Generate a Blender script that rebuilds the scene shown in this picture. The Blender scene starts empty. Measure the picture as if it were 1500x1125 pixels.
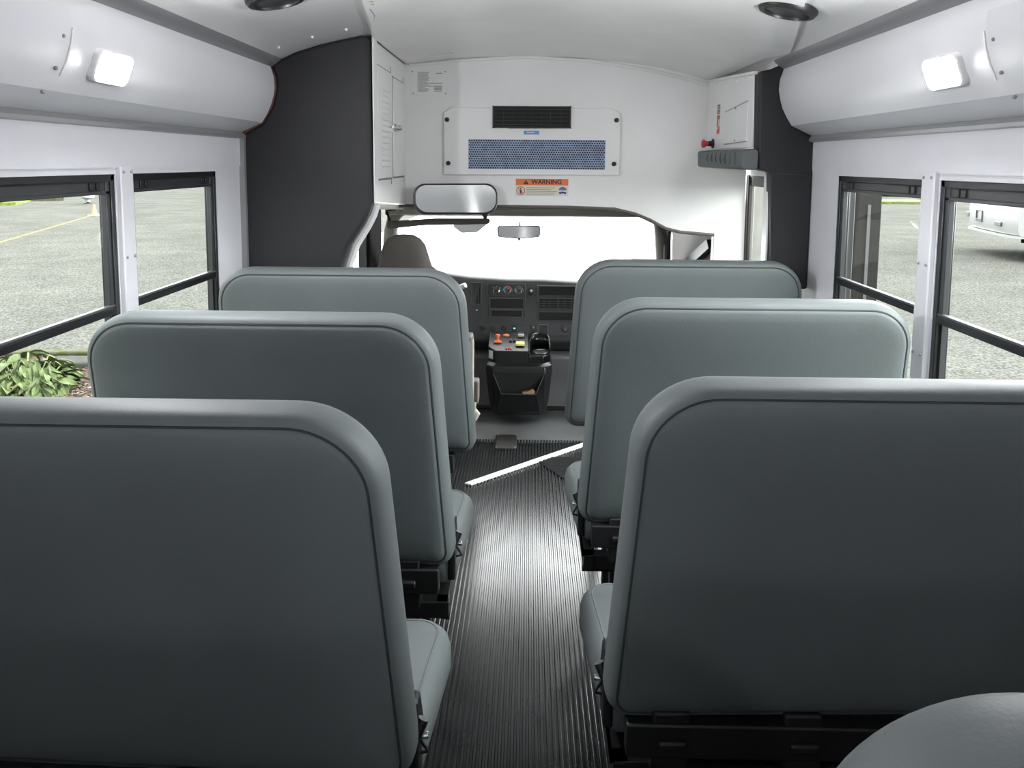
import bpy, bmesh, math, random
from mathutils import Vector, Matrix
random.seed(7)
C = bpy.context.scene.collection
PI = math.pi

# ------------------------------------------------------------------ materials
def mat(name, col, rough=0.5, metal=0.0, bump=0.0, bscale=60.0, var=0.0, vscale=8.0, spec=0.5, emit=None, estr=0.0, coat=0.0, sheen=0.0):
    m = bpy.data.materials.new(name); m.use_nodes = True
    nt = m.node_tree; b = nt.nodes['Principled BSDF']
    b.inputs['Base Color'].default_value = (*col, 1)
    b.inputs['Roughness'].default_value = rough
    b.inputs['Metallic'].default_value = metal
    b.inputs['Specular IOR Level'].default_value = spec
    b.inputs['Coat Weight'].default_value = coat
    if sheen:
        b.inputs['Sheen Weight'].default_value = sheen
    if emit:
        b.inputs['Emission Color'].default_value = (*emit, 1)
        b.inputs['Emission Strength'].default_value = estr
    tc = nt.nodes.new('ShaderNodeTexCoord')
    if var:
        n = nt.nodes.new('ShaderNodeTexNoise'); n.inputs['Scale'].default_value = vscale; n.inputs['Detail'].default_value = 6
        r = nt.nodes.new('ShaderNodeMapRange'); r.inputs['From Min'].default_value = .3; r.inputs['From Max'].default_value = .7
        r.inputs['To Min'].default_value = 1 - var; r.inputs['To Max'].default_value = 1 + var
        v = nt.nodes.new('ShaderNodeVectorMath'); v.operation = 'SCALE'; v.inputs[0].default_value = col
        nt.links.new(tc.outputs['Object'], n.inputs['Vector']); nt.links.new(n.outputs['Fac'], r.inputs['Value'])
        nt.links.new(r.outputs['Result'], v.inputs['Scale']); nt.links.new(v.outputs['Vector'], b.inputs['Base Color'])
    if bump:
        n = nt.nodes.new('ShaderNodeTexNoise'); n.inputs['Scale'].default_value = bscale; n.inputs['Detail'].default_value = 4
        p = nt.nodes.new('ShaderNodeBump'); p.inputs['Strength'].default_value = bump; p.inputs['Distance'].default_value = 0.004
        nt.links.new(tc.outputs['Object'], n.inputs['Vector']); nt.links.new(n.outputs['Fac'], p.inputs['Height'])
        nt.links.new(p.outputs['Normal'], b.inputs['Normal'])
    return m

def glass_mat(name, tint, refl=0.07):
    m = bpy.data.materials.new(name); m.use_nodes = True
    nt = m.node_tree; nt.nodes.clear()
    o = nt.nodes.new('ShaderNodeOutputMaterial'); t = nt.nodes.new('ShaderNodeBsdfTransparent'); g = nt.nodes.new('ShaderNodeBsdfGlossy')
    t.inputs['Color'].default_value = (*tint, 1); g.inputs['Roughness'].default_value = 0.02
    lw = nt.nodes.new('ShaderNodeLayerWeight'); pw = nt.nodes.new('ShaderNodeMath'); pw.operation = 'POWER'; pw.inputs[1].default_value = 5
    f = nt.nodes.new('ShaderNodeMath'); f.operation = 'MULTIPLY_ADD'; f.inputs[1].default_value = .4; f.inputs[2].default_value = .007
    nt.links.new(lw.outputs['Facing'], pw.inputs[0]); nt.links.new(pw.outputs[0], f.inputs[0])
    x = nt.nodes.new('ShaderNodeMixShader')
    nt.links.new(f.outputs[0], x.inputs[0]); nt.links.new(t.outputs[0], x.inputs[1]); nt.links.new(g.outputs[0], x.inputs[2])
    nt.links.new(x.outputs[0], o.inputs[0])
    return m

def two_tone(name, c1, c2, scale, rough=0.9, bump=0.3, lo=.42, hi=.58, detail=8):
    m = bpy.data.materials.new(name); m.use_nodes = True
    nt = m.node_tree; b = nt.nodes['Principled BSDF']; b.inputs['Roughness'].default_value = rough; b.inputs['Specular IOR Level'].default_value = .05
    tc = nt.nodes.new('ShaderNodeTexCoord'); n = nt.nodes.new('ShaderNodeTexNoise'); n.inputs['Scale'].default_value = scale; n.inputs['Detail'].default_value = detail
    r = nt.nodes.new('ShaderNodeValToRGB'); r.color_ramp.elements[0].position = lo; r.color_ramp.elements[1].position = hi
    r.color_ramp.elements[0].color = (*c1, 1); r.color_ramp.elements[1].color = (*c2, 1)
    p = nt.nodes.new('ShaderNodeBump'); p.inputs['Strength'].default_value = bump; p.inputs['Distance'].default_value = .02
    nt.links.new(tc.outputs['Object'], n.inputs['Vector']); nt.links.new(n.outputs['Fac'], r.inputs['Fac'])
    nt.links.new(r.outputs['Color'], b.inputs['Base Color']); nt.links.new(n.outputs['Fac'], p.inputs['Height']); nt.links.new(p.outputs['Normal'], b.inputs['Normal'])
    return m

VINYL = mat('grey_vinyl', (.118, .134, .135), .58, spec=.35, bump=.10, bscale=240, var=.05, vscale=5)
VINYLTOP = VINYL
PADV = mat('dark_pad_vinyl', (.024, .024, .027), .55, spec=.35, bump=.08, bscale=260, var=.05)
PIPE = mat('seam_thread', (.035, .042, .043), .6)
WHITE = mat('white_fiberglass', (.85, .84, .835), .3, var=.03, vscale=3, bump=.02, bscale=12)
PANELW = mat('white_wall_panel', (.70, .70, .735), .35, var=.02)
COVEM = mat('painted_steel', (.69, .69, .71), .28, var=.03, vscale=2)
CEILM = mat('ceiling_paint', (.72, .72, .715), .22, var=.03, vscale=2)
CAPM = mat('cap_gelcoat', (.86, .855, .845), .25, var=.04, vscale=4, bump=.03, bscale=6)
ALU = mat('grey_trim', (.30, .30, .31), .35, metal=.3)
CHROME = mat('chrome', (.8, .8, .8), .12, metal=1)
BLACKAL = mat('black_anodised', (.012, .012, .014), .3, var=.1)
SASHM = mat('dark_grey_sash', (.035, .037, .04), .3)
BLACK = mat('black_plastic', (.014, .014, .015), .38, bump=.06, bscale=300)
GLOSSB = mat('gloss_black_plastic', (.010, .010, .011), .2)
VOID = mat('dark_recess', (.004, .004, .004), .7)
DASH = mat('dash_plastic', (.030, .031, .033), .45, bump=.08, bscale=350)
DASHL = mat('dash_trim_plastic', (.06, .06, .062), .4)
RUBBER = mat('black_rubber', (.016, .017, .018), .33, var=.3, vscale=9, bump=.05, bscale=40)
RIBM = mat('ribbed_rubber', (.022, .023, .024), .23, var=.12, vscale=7, bump=.0, bscale=55, spec=.5)
MATM = mat('smooth_grey_rubber', (.16, .16, .165), .30, var=.12, vscale=6)
LEGM = mat('black_steel', (.008, .008, .009), .45)
GLASS = glass_mat('clear_glass', (.93, .96, .94))
MIRROR = mat('mirror_silver', (.86, .88, .86), .015, metal=1)
LED = mat('led_lens', (.95, .95, .95), .3, emit=(.97, .97, 1.0), estr=122)
LEDFILL = mat('added_fill_lens', (.95, .95, .95), .3, emit=(.97, .97, 1.0), estr=85)  # lens of the added rear fill lamps
TAUPE = mat('taupe_cloth', (.115, .105, .095), .75, bump=.1, bscale=400)
TAUPEL = mat('light_taupe', (.36, .34, .30), .6)
CREAM = mat('cream_trim', (.17, .167, .145), .55)
BROWN = mat('brown_trim', (.11, .095, .085), .6)
CABW = mat('cab_side_trim', (.16, .15, .14), .6)
LEAFM = mat('dark_bronze_door', (.011, .010, .009), .7, spec=.15)
CABD = mat('cab_side_panel', (.022, .0205, .018), .6, spec=.3)
ORANGE = mat('orange_print', (.80, .20, .07), .5)
REDP = mat('red_plastic', (.62, .05, .05), .4)
YELLOW = mat('yellow_tag', (.80, .78, .22), .5)
PAPER = mat('white_sticker', (.82, .82, .80), .5)
CREAMP = mat('cream_sticker', (.74, .70, .58), .5)
INK = mat('black_ink', (.02, .02, .02), .6)
GREYINK = mat('grey_ink', (.22, .22, .22), .6)
BLUEP = mat('blue_print', (.10, .16, .50), .5)
SKYP = mat('sky_blue_sticker', (.12, .33, .65), .4)
BLUEWEB = mat('blue_filter_mesh', (.30, .37, .52), .5, var=.25, vscale=30)
HOLE = mat('dark_hole', (.008, .010, .03), .6)
STRIPE = mat('white_reflective_strip', (.93, .93, .93), .35, var=.03)
TEAL = mat('teal_lamp', (.05, .35, .33), .4, emit=(.1, .8, .7), estr=.4)
REDBROWN = mat('red_brown_bead', (.09, .035, .03), .5)
ASPHALT = two_tone('wet_asphalt', (.054, .0532, .0486), (.070, .0693, .0635), .85, .55, .10, .3, .7, 4)
def speckle(m, scale, amt):
    nt = m.node_tree; b = nt.nodes['Principled BSDF']; src = b.inputs['Base Color'].links[0].from_socket
    n = nt.nodes.new('ShaderNodeTexNoise'); n.inputs['Scale'].default_value = scale; n.inputs['Detail'].default_value = 3
    tc = nt.nodes.new('ShaderNodeTexCoord'); nt.links.new(tc.outputs['Object'], n.inputs['Vector'])
    r = nt.nodes.new('ShaderNodeMapRange'); r.inputs['From Min'].default_value = .35; r.inputs['From Max'].default_value = .65; r.inputs['To Min'].default_value = 1 - amt; r.inputs['To Max'].default_value = 1 + amt
    v = nt.nodes.new('ShaderNodeVectorMath'); v.operation = 'SCALE'
    nt.links.new(n.outputs['Fac'], r.inputs['Value']); nt.links.new(src, v.inputs[0]); nt.links.new(r.outputs['Result'], v.inputs['Scale']); nt.links.new(v.outputs['Vector'], b.inputs['Base Color'])
speckle(ASPHALT, 38, .45); ASPHALT.node_tree.nodes['Principled BSDF'].inputs['Specular IOR Level'].default_value = .0
GLAREGROUND = two_tone('glare_pale_ground', (.78, .79, .77), (.84, .85, .83), .5, .5, .05, .3, .7)  # pale tone stands in for overexposed ground
MULCH = two_tone('bark_mulch', (.010, .006, .0045), (.062, .042, .034), 26, .9, 1.0, .4, .62)
STONE = mat('pale_stone', (.045, .045, .043), .9, spec=.0, bump=.3, bscale=20, var=.15)
KERB = two_tone('mossy_kerb', (.036, .040, .016), (.060, .058, .044), 6, .9, .3)
GRASSM = two_tone('lawn', (.07, .10, .015), (.12, .14, .05), 5, .9, .4)
LEAFA = mat('leaf_green', (.034, .054, .014), .6, spec=.12, var=.5, vscale=14)
LEAFB = mat('leaf_pale_green', (.046, .062, .022), .6, spec=.12, var=.45, vscale=14)
HEDGEM = two_tone('hedge_leaf', (.02, .045, .008), (.08, .11, .02), 9, .8, .4)
DRYLEAF = mat('dry_leaf', (.36, .22, .10), .8)
COACHW = mat('coach_white', (.30, .30, .30), .3)
COACHG = mat('coach_grey', (.07, .072, .075), .4)
LINEM = mat('yellow_road_paint', (.105, .095, .056), .8, spec=.0, var=.1)

# ------------------------------------------------------------------ mesh helper
class MB:
    def __init__(s): s.bm = bmesh.new()
    def _add(s, pts, faces, M=None):
        vs = [s.bm.verts.new(M @ Vector(p) if M else p) for p in pts]
        for f in faces:
            try: s.bm.faces.new([vs[i] for i in f])
            except ValueError: pass
        return s
    def box(s, x0, x1, y0, y1, z0, z1, M=None):
        p = [(x, y, z) for z in (z0, z1) for y in (y0, y1) for x in (x0, x1)]
        return s._add(p, [(0, 2, 3, 1), (4, 5, 7, 6), (0, 1, 5, 4), (2, 6, 7, 3), (0, 4, 6, 2), (1, 3, 7, 5)], M)
    def prism(s, poly, axis, a0, a1, M=None):
        n = len(poly)
        def P(u, v, a): return (a, u, v) if axis == 'x' else (u, a, v) if axis == 'y' else (u, v, a)
        pts = [P(u, v, a0) for u, v in poly] + [P(u, v, a1) for u, v in poly]
        f = [tuple(range(n))[::-1], tuple(range(n, 2 * n))] + [(i, (i + 1) % n, n + (i + 1) % n, n + i) for i in range(n)]
        return s._add(pts, f, M)
    def loft(s, rings, cap=True, M=None):
        n = len(rings[0]); pts = [p for r in rings for p in r]; f = []
        for k in range(len(rings) - 1):
            for i in range(n):
                j = (i + 1) % n; f.append((k * n + i, k * n + j, (k + 1) * n + j, (k + 1) * n + i))
        if cap: f += [tuple(range(n))[::-1], tuple(range((len(rings) - 1) * n, len(rings) * n))]
        return s._add(pts, f, M)
    def tube(s, path, r, n=10, closed=False, M=None):
        path = [Vector(p) for p in path]; rings = []; L = len(path); up = None
        for i, p in enumerate(path):
            a = path[i - 1] if (i > 0 or closed) else p; b = path[(i + 1) % L] if (i < L - 1 or closed) else p
            t = (b - a).normalized()
            if up is None: up = Vector((0, 0, 1)) if abs(t.z) < .9 else Vector((1, 0, 0))
            u = (up - t * up.dot(t)).normalized(); w = t.cross(u); up = u
            rr = r[i] if isinstance(r, (list, tuple)) else r
            rings.append([tuple(p + (u * math.cos(2 * PI * k / n) + w * math.sin(2 * PI * k / n)) * rr) for k in range(n)])
        if closed: rings.append(rings[0]); return s.loft(rings, False, M)
        return s.loft(rings, True, M)
    def lathe(s, prof, M=None, n=24):
        rings = [[(r * math.cos(2 * PI * k / n), r * math.sin(2 * PI * k / n), h) for k in range(n)] for r, h in prof]
        return s.loft(rings, True, M)
    def sphere(s, c, r, M=None, n=10, sq=(1, 1, 1)):
        rings = []
        for i in range(1, n):
            a = PI * i / n
            rings.append([(c[0] + sq[0] * r * math.sin(a) * math.cos(2 * PI * k / 14), c[1] + sq[1] * r * math.sin(a) * math.sin(2 * PI * k / 14), c[2] - sq[2] * r * math.cos(a)) for k in range(14)])
        return s.loft(rings, True, M)
    def build(s, name, m, parent=None, bevel=0, seg=2, smooth=True, ang=35):
        bmesh.ops.remove_doubles(s.bm, verts=s.bm.verts, dist=1e-6)
        bmesh.ops.recalc_face_normals(s.bm, faces=s.bm.faces)
        me = bpy.data.meshes.new(name); s.bm.to_mesh(me); s.bm.free()
        me.materials.append(m)
        if smooth:
            for p in me.polygons: p.use_smooth = True
            me.set_sharp_from_angle(angle=math.radians(ang))
        o = bpy.data.objects.new(name, me); C.objects.link(o)
        if parent is not None:
            o.parent = parent
            if parent.type == 'EMPTY': o.matrix_parent_inverse = Matrix.Translation(-parent.location)
        if bevel:
            b = o.modifiers.new('bevel', 'BEVEL'); b.width = bevel; b.segments = seg; b.limit_method = 'ANGLE'; b.angle_limit = math.radians(40)
        return o

def tag(o, label, cat, group=None, kind=None):
    o['label'] = label; o['category'] = cat
    if group: o['group'] = group
    if kind: o['kind'] = kind
    return o
def thing(name, label, cat, loc=(0, 0, 0), group=None):
    o = bpy.data.objects.new(name, None); C.objects.link(o); o.location = loc; o.empty_display_size = .05
    return tag(o, label, cat, group)
def struct(o, label, cat): return tag(o, label, cat, kind='structure')
def dup(root, loc, label):
    r = root.copy(); C.objects.link(r); r.location = loc; r['label'] = label
    for ch in list(root.children):
        c = ch.copy(); C.objects.link(c); c.parent = r
        for g in list(ch.children):
            d = g.copy(); C.objects.link(d); d.parent = c
    return r
def TR(x, y, z, rx=0, ry=0, rz=0):
    return Matrix.Translation((x, y, z)) @ Matrix.Rotation(rz, 4, 'Z') @ Matrix.Rotation(ry, 4, 'Y') @ Matrix.Rotation(rx, 4, 'X')

def fillet(pts, rad, inset=0.0, n=7):
    """Rounded polygon (counter-clockwise corners), edges moved in by inset."""
    L = len(pts); P = [Vector(p) for p in pts]; out = []; lines = []
    for i in range(L):
        d = (P[(i + 1) % L] - P[i]).normalized(); nrm = Vector((-d.y, d.x)); lines.append((P[i] + nrm * inset, d))
    V = []
    for i in range(L):
        (p, d), (q, e) = lines[i - 1], lines[i]
        cr = d.x * e.y - d.y * e.x; t = ((q - p).x * e.y - (q - p).y * e.x) / cr; V.append(p + d * t)
    for i in range(L):
        a, b, c = V[i - 1], V[i], V[(i + 1) % L]
        u = (a - b).normalized(); w = (c - b).normalized(); r = max(rad[i] - inset, .012)
        th = math.acos(max(-1, min(1, u.dot(w)))); t = r / math.tan(th / 2)
        s0 = b + u * t; bis = (u + w).normalized(); cen = b + bis * (r / math.sin(th / 2)); s1 = b + w * t
        a0 = math.atan2(s0.y - cen.y, s0.x - cen.x); a1 = math.atan2(s1.y - cen.y, s1.x - cen.x); da = (a1 - a0 + PI) % (2 * PI) - PI
        for k in range(n + 1):
            q = a0 + da * k / n; out.append((cen.x + r * math.cos(q), cen.y + r * math.sin(q)))
    return out

def rrect(w, h, r, n=6):
    return fillet([(-w / 2, -h / 2), (w / 2, -h / 2), (w / 2, h / 2), (-w / 2, h / 2)], [r] * 4, 0, n)

W = 1.072           # inner half width of the bus body

# ------------------------------------------------------------------ camera
F, PX, PY = 1150.0, 750.0, 360.0
def nrm(v): return Vector(v).normalized()
cy = nrm((25, 122, -F)); cx = Vector((1, -.007, 0)); cx = (cx - cy * cx.dot(cy)).normalized(); cz = cx.cross(cy)
cam = bpy.data.cameras.new('camera'); co = bpy.data.objects.new('camera', cam); C.objects.link(co)
M = Matrix((cx, cy, cz)).to_4x4(); M.translation = (.015, 0, 1.45); co.matrix_world = M
cam.sensor_width = 36; cam.lens = 36 * F / 1500; cam.shift_y = -(562.5 - PY) / 1500; cam.clip_start = .02; cam.clip_end = 500
bpy.context.scene.camera = co

# ------------------------------------------------------------------ body shell
struct(MB().box(-1.16, 1.16, -1.65, 5.1, -.08, 0).build('floor', RUBBER), 'dark rubber floor of the minibus', 'floor')
# ribbed aisle mat
mb = MB(); p = .0152; n = int(.96 / p); prof = []
for i in range(n):
    x = -.48 + i * p; prof += [(x, .0008), (x + .0046, .0008), (x + .0060, .0062), (x + .0070, .0067), (x + .0124, .0067), (x + .0134, .0062), (x + .0148, .0008)]
pts = [(x, -1.55, z) for x, z in prof] + [(x, 3.98, z) for x, z in prof]; k = len(prof)
mb._add(pts, [(i, i + 1, k + i + 1, k + i) for i in range(k - 1)])
tag(mb.build('aisle_mat', RIBM, smooth=False), 'long black ribbed rubber mat running down the aisle', 'floor mat')
mb = MB(); prof = []
for i in range(17):
    y = 3.42 + i * .0188; prof += [(y, .0066), (y + .0055, .0066), (y + .007, .011), (y + .0155, .011), (y + .017, .0066)]
k = len(prof); pts = [(.215 - .55 * (y - 3.42), y, z) for y, z in prof] + [(.62, y, z) for y, z in prof]
mb._add(pts, [(i, i + 1, k + i + 1, k + i) for i in range(k - 1)])
tag(mb.build('entry_mat', RIBM, smooth=False), 'black mat with crosswise ribs beside the front right seat', 'floor mat')
tag(MB().prism([(-.262, 3.40), (-.232, 3.385), (.345, 3.925), (.318, 3.945)], 'z', .0069, .013).build('standee_line', STRIPE), 'white diagonal strip lying across the aisle floor', 'floor strip')
hp = thing('floor_hatch', 'small dark square cover plate screwed to the aisle floor near the front', 'hatch', (-.09, 3.95, 0))
MB().box(-.145, -.035, 3.85, 4.05, .0, .010).build('plate', mat('hatch_brown_rubber', (.035, .032, .030), .45), hp, bevel=.004)
for sx in (-.138, -.042):
    for sy in (3.86, 4.04): MB().lathe([(.005, 0), (.005, .002), (.002, .003)], TR(sx, sy, .010), 10).build('screw', ALU, hp)
fm = MB(); rings = []
for j in range(15):
    y = 3.97 + j * .04; row = []
    for i in range(41):
        x = -.95 + i * .0475; z = .003 + .03 * math.exp(-((x - .06) / .16) ** 2 - ((y - 4.2) / .1) ** 2) + .016 * math.exp(-((x + .25) / .1) ** 2 - ((y - 4.22) / .08) ** 2) + .012 * math.sin(9 * x) ** 2 * (j / 14)
        yy = y + .06 * (abs(x) ** 2) * (1 - j / 14) - .03 * math.cos(x * 4) * (1 - j / 14)
        row.append((x, yy, z))
    rings.append(row)
k = 41; fm._add([p for r in rings for p in r], [(a * k + i, a * k + i + 1, (a + 1) * k + i + 1, (a + 1) * k + i) for a in range(14) for i in range(k - 1)])
tag(fm.build('cab_floor_mat', MATM), 'wrinkled smooth grey rubber mat in front of the centre console', 'floor mat')

# windows along y (pairs), same both sides
WIN = [(2.12, 2.715), (1.45, 2.045)]
ZB, ZT = .72, 1.412
for s, nm in ((-1, 'left'), (1, 'right')):
    m = MB()
    def bx(y0, y1, z0, z1): m.box(min(s * W, s * (W + .034)), max(s * W, s * (W + .034)), y0, y1, z0, z1)
    bx(-1.65, 2.99, 0, ZB); bx(-1.65, 2.99, ZT, 1.60)
    edges = [2.99] + [v for w in WIN for v in (w[1], w[0])] + [-1.65]
    for i in range(0, len(edges), 2): bx(edges[i + 1], edges[i], ZB, ZT)
    # lip above the windows
    m.box(min(s * W, s * (W - .004)), max(s * W, s * (W - .004)), -1.65, 2.99, 1.428, 1.60)
    if s < 0: bx(2.99, 4.0, 0, 1.86)
    struct(m.build('wall_' + nm, PANELW), 'white %s side wall of the minibus' % nm, 'wall')
    # pillar covers with screws
    for i, (a, b) in enumerate([(2.045, 2.12), (1.375, 1.45)]):
        pc = struct(MB().box(min(s * (W + .002), s * (W - .014)), max(s * (W + .002), s * (W - .014)), a + .006, b - .003, .70, 1.434).build('trim_%d' % (10 + i + (3 if s > 0 else 0)), PANELW, bevel=.004), 'white window pillar cover with screws on the %s wall' % nm, 'trim')
        for z in (1.418, 1.19, .95):
            for q in (.25, .78): MB().sphere((s * (W - .014), a + (b - a) * q, z), .0045, n=6).build('screw', ALU, pc)
    # windows
    for i, (a, b) in enumerate(WIN):
        f = MB(); x0, x1 = sorted((s * (W + .002), s * (W + .036)))
        for (y0, y1, z0, z1) in ((a, a + .018, ZB, ZT), (b - .018, b, ZB, ZT), (a, b, ZB, ZB + .02), (a, b, ZT - .018, ZT)): f.box(x0, x1, y0, y1, z0, z1)
        wf = struct(f.build('window_%d' % (i + 1 + (2 if s > 0 else 0)), BLACKAL, bevel=.002), 'black framed two sash side window number %d from the front on the %s' % (i + 1, nm), 'window')
        x0, x1 = sorted((s * (W + .006), s * (W + .022)))
        u = MB()
        for (y0, y1, z0, z1) in ((a + .016, a + .036, 1.045, 1.395), (b - .036, b - .016, 1.045, 1.395), (a + .016, b - .016, 1.360, 1.370), (a + .016, b - .016, 1.392, 1.397)): u.box(x0, x1, y0, y1, z0, z1)
        xp, xq = sorted((s * (W + .009), s * (W + .022))); u.box(xp, xq, a + .016, b - .016, 1.368, 1.393)
        us = u.build('upper_sash', SASHM, wf, bevel=.002)
        for yy in (a + .07, b - .11):
            l = MB(); lx, ly = sorted((s * (W + .004), s * (W + .012)))
            l.box(lx, ly, yy, yy + .022, 1.371, 1.391); l.box(lx, ly, yy + .03, yy + .045, 1.371, 1.391)
            l.build('latch', BLACK, wf, bevel=.002)
        r = MB(); rx, ry = sorted((s * (W + .003), s * (W + .026))); r.box(rx, ry, a + .016, b - .016, 1.042, 1.062); r.build('meeting_rail', BLACKAL, wf, bevel=.003)
        r = MB(); rx, ry = sorted((s * (W + .004), s * (W + .018))); r.box(rx, ry, a + .016, b - .016, 1.062, 1.069); r.build('rail_strip', mat('rail_grey', (.09, .09, .095), .35) if 'rail_grey' not in bpy.data.materials else bpy.data.materials['rail_grey'], wf, bevel=.002)
        if i < 3:
            for (y0, y1) in ((a + .018, a + .026), (b - .026, b - .018)):
                r = MB(); rx, ry = sorted((s * (W + .014), s * (W + .028))); r.box(rx, ry, y0, y1, ZB + .02, 1.042); r.build('side_track', SASHM, wf)
        gx, gy = sorted((s * (W + .013), s * (W + .016)))
        MB().box(gx, gy, a + .03, b - .03, 1.06, 1.364).build('pane', GLASS, wf)
        gx, gy = sorted((s * (W + .020), s * (W + .023)))
        MB().box(gx, gy, a + .012, b - .012, ZB + .015, 1.05).build('pane', GLASS, wf)
    # cove
    prof = [(1.080, 1.548), (1.04, 1.566), (.985, 1.592), (.966, 1.622), (.950, 1.655), (.939, 1.69), (.934, 1.72), (.936, 1.76), (.950, 1.802), (1.08, 1.83)]
    struct(MB().prism([(s * x, z) for x, z in prof], 'y', -1.65, 2.962).build('trim_%d' % (1 if s < 0 else 2), COVEM, ang=18), 'rounded white painted steel cove above the %s windows' % nm, 'trim')
    prof = [(x - .002, z + .0005) for x, z in prof[2:8]]
    sp = struct(MB().prism([(s * x, z) for x, z in prof] + [(s * (x + .004), z) for x, z in prof[::-1]], 'y', -1.6, 1.64).build('trim_%d' % (3 if s < 0 else 4), COVEM, ang=18), 'overlapping rear cove panel on the %s, its edge beside the lamp' % nm, 'trim')
    MB().tube([(s * (x - .001), 1.642, z) for x, z in prof[1:5]], .0025, 6).build('lap_edge', WHITE, sp)
    for (x, z) in ((.955, 1.635), (.936, 1.70), (.944, 1.765), (.985, 1.587)):
        MB().sphere((s * x, 1.615, z), .0045, n=6).build('screw', ALU, sp)
    struct(MB().prism([(s * 1.075, 1.530), (s * 1.052, 1.534), (s * 1.050, 1.543), (s * 1.06, 1.555), (s * 1.075, 1.555)], 'y', -1.65, 2.962).build('trim_%d' % (5 if s < 0 else 6), ALU), 'thin grey strip under the %s cove' % nm, 'trim')
    struct(MB().prism([(s * .951, 1.796), (s * .936, 1.806), (s * .915, 1.822), (s * .91, 1.832), (s * .96, 1.83)], 'y', -1.65, 2.962).build('trim_%d' % (7 if s < 0 else 8), ALU), 'grey metal seam strip between the %s cove and the ceiling' % nm, 'trim')
    # dome lamp, lies on the cove facing in and slightly down
    for LY, lab in ((1.81, 'lit square white lamp on the %s cove' % nm), (-.75, 'added unseen fill lamp on the %s cove, further back than the near seats' % nm)):  # rear pair is unseen, added to light the near seat backs
     D = thing('dome_light', lab, 'lamp', (s * .945, LY, 1.655), 'lit cove lamps')
     tilt = math.radians(-20)   # lean with the panel
     M1 = Matrix.Translation((s * .944, LY, 1.658)) @ Matrix.Rotation(s * tilt, 4, 'Y') @ Matrix(((0, 0, -s), (1, 0, 0), (0, 1, 0))).to_4x4()
     ol = rrect(.150, .074, .018); MB().loft([[(x, y, -.014) for x, y in ol], [(x, y, .006) for x, y in ol], [(x * .96, y * .94, .009) for x, y in ol]], True, M1).build('bezel', WHITE, D)
     ol = rrect(.138, .062, .018); MB().loft([[(x, y, .0085) for x, y in ol], [(x, y, .0100) for x, y in ol], [(x * .95, y * .9, .0115) for x, y in ol]], True, M1).build('lens', LED if LY > 0 else LEDFILL, D)

# ceiling
prof = [(-1.0, 1.79), (-.95, 1.812), (-.86, 1.852), (-.77, 1.88), (-.61, 1.915), (-.45, 1.936), (-.3, 1.950), (-.15, 1.958), (0, 1.962)]
prof = prof + [(-x, z) for x, z in prof[-2::-1]]
struct(MB().prism(prof + [(1.10, 1.80), (1.1, 2.08), (-1.1, 2.08), (-1.10, 1.80)], 'y', -1.65, 3.86).build('ceiling', CEILM), 'white curved ceiling of the minibus', 'ceiling')
def ceilz(x):
    x = abs(x); pr = [(-a, b) for a, b in prof[:9]]
    for (a, b), (c, d) in zip(pr, pr[1:]):
        if c <= x <= a: return b + (d - b) * (a - x) / (a - c)
    return 1.962
# raised cap liner ahead of / between speakers
mb = MB(); rows = []
for j in range(11):
    y = 1.7 + (3.80 - 1.7) * j / 10
    xl = -.40 - .075 * (y - 1.7) / .6 if y < 2.96 else -.572; xl = max(xl, -.572)
    xr = .62 + .34 * min(1, (y - 1.7) / 1.25) if y < 2.95 else .875
    xr = min(xr, .90)
    rows.append([(xl + (xr - xl) * i / 24, y, ceilz(xl + (xr - xl) * i / 24) - .010) for i in range(25)])
mb._add([q for r in rows for q in r] + [(q[0], q[1], q[2] + .009) for r in rows for q in (r[0], r[-1])],
        [(a * 25 + i, a * 25 + i + 1, (a + 1) * 25 + i + 1, (a + 1) * 25 + i) for a in range(10) for i in range(24)] +
        [(a * 25, (a + 1) * 25, 275 + (a + 1) * 2, 275 + a * 2) for a in range(10)] + [(a * 25 + 24, (a + 1) * 25 + 24, 276 + (a + 1) * 2, 276 + a * 2) for a in range(10)])
struct(mb.build('trim_17', CAPM), 'smooth white fibreglass ceiling liner over the aisle', 'trim')
rv = MB()
for (x, y) in ((-.87, 2.80), (-.75, 2.80), (-.63, 2.80), (.93, 2.62), (.86, 2.62)): rv.sphere((x, y, ceilz(x) - .001), .006, n=6)
struct(rv.build('trim_18', WHITE), 'row of small rivets across the ceiling', 'trim')
wr = MB()
for k in range(5): wr.tube([(-.462 - .004 * k, 2.28 + .035 * k, 1.925), (-.445 - .004 * k, 2.30 + .035 * k, 1.925)], .002, 6)
wr.tube([(-.485, 2.50, 1.922), (-.49, 2.60, 1.922), (-.51, 2.68, 1.920)], .002, 6)
struct(wr.build('trim_19', GREYINK), 'dark scuff marks along the liner edge on the ceiling', 'trim')

# rear wall (behind the viewpoint, seen in mirrors)
m = MB(); m.box(-1.13, 1.13, -1.70, -1.65, 0, .9); m.box(-1.13, -.45, -1.70, -1.65, .9, 1.5); m.box(.45, 1.13, -1.70, -1.65, .9, 1.5); m.box(-1.13, 1.13, -1.70, -1.65, 1.5, 2.05)
struct(m.build('wall_back', PANELW), 'white rear wall of the minibus', 'wall')
w = MB(); w.box(-.46, .46, -1.71, -1.64, .89, .92); w.box(-.46, .46, -1.71, -1.64, 1.48, 1.51); w.box(-.46, -.43, -1.71, -1.64, .9, 1.5); w.box(.43, .46, -1.71, -1.64, .9, 1.5)
w = struct(w.build('window_5', BLACKAL), 'black framed rear window', 'window'); MB().box(-.44, .44, -1.68, -1.677, .91, 1.49).build('pane', GLASS, w)

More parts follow.
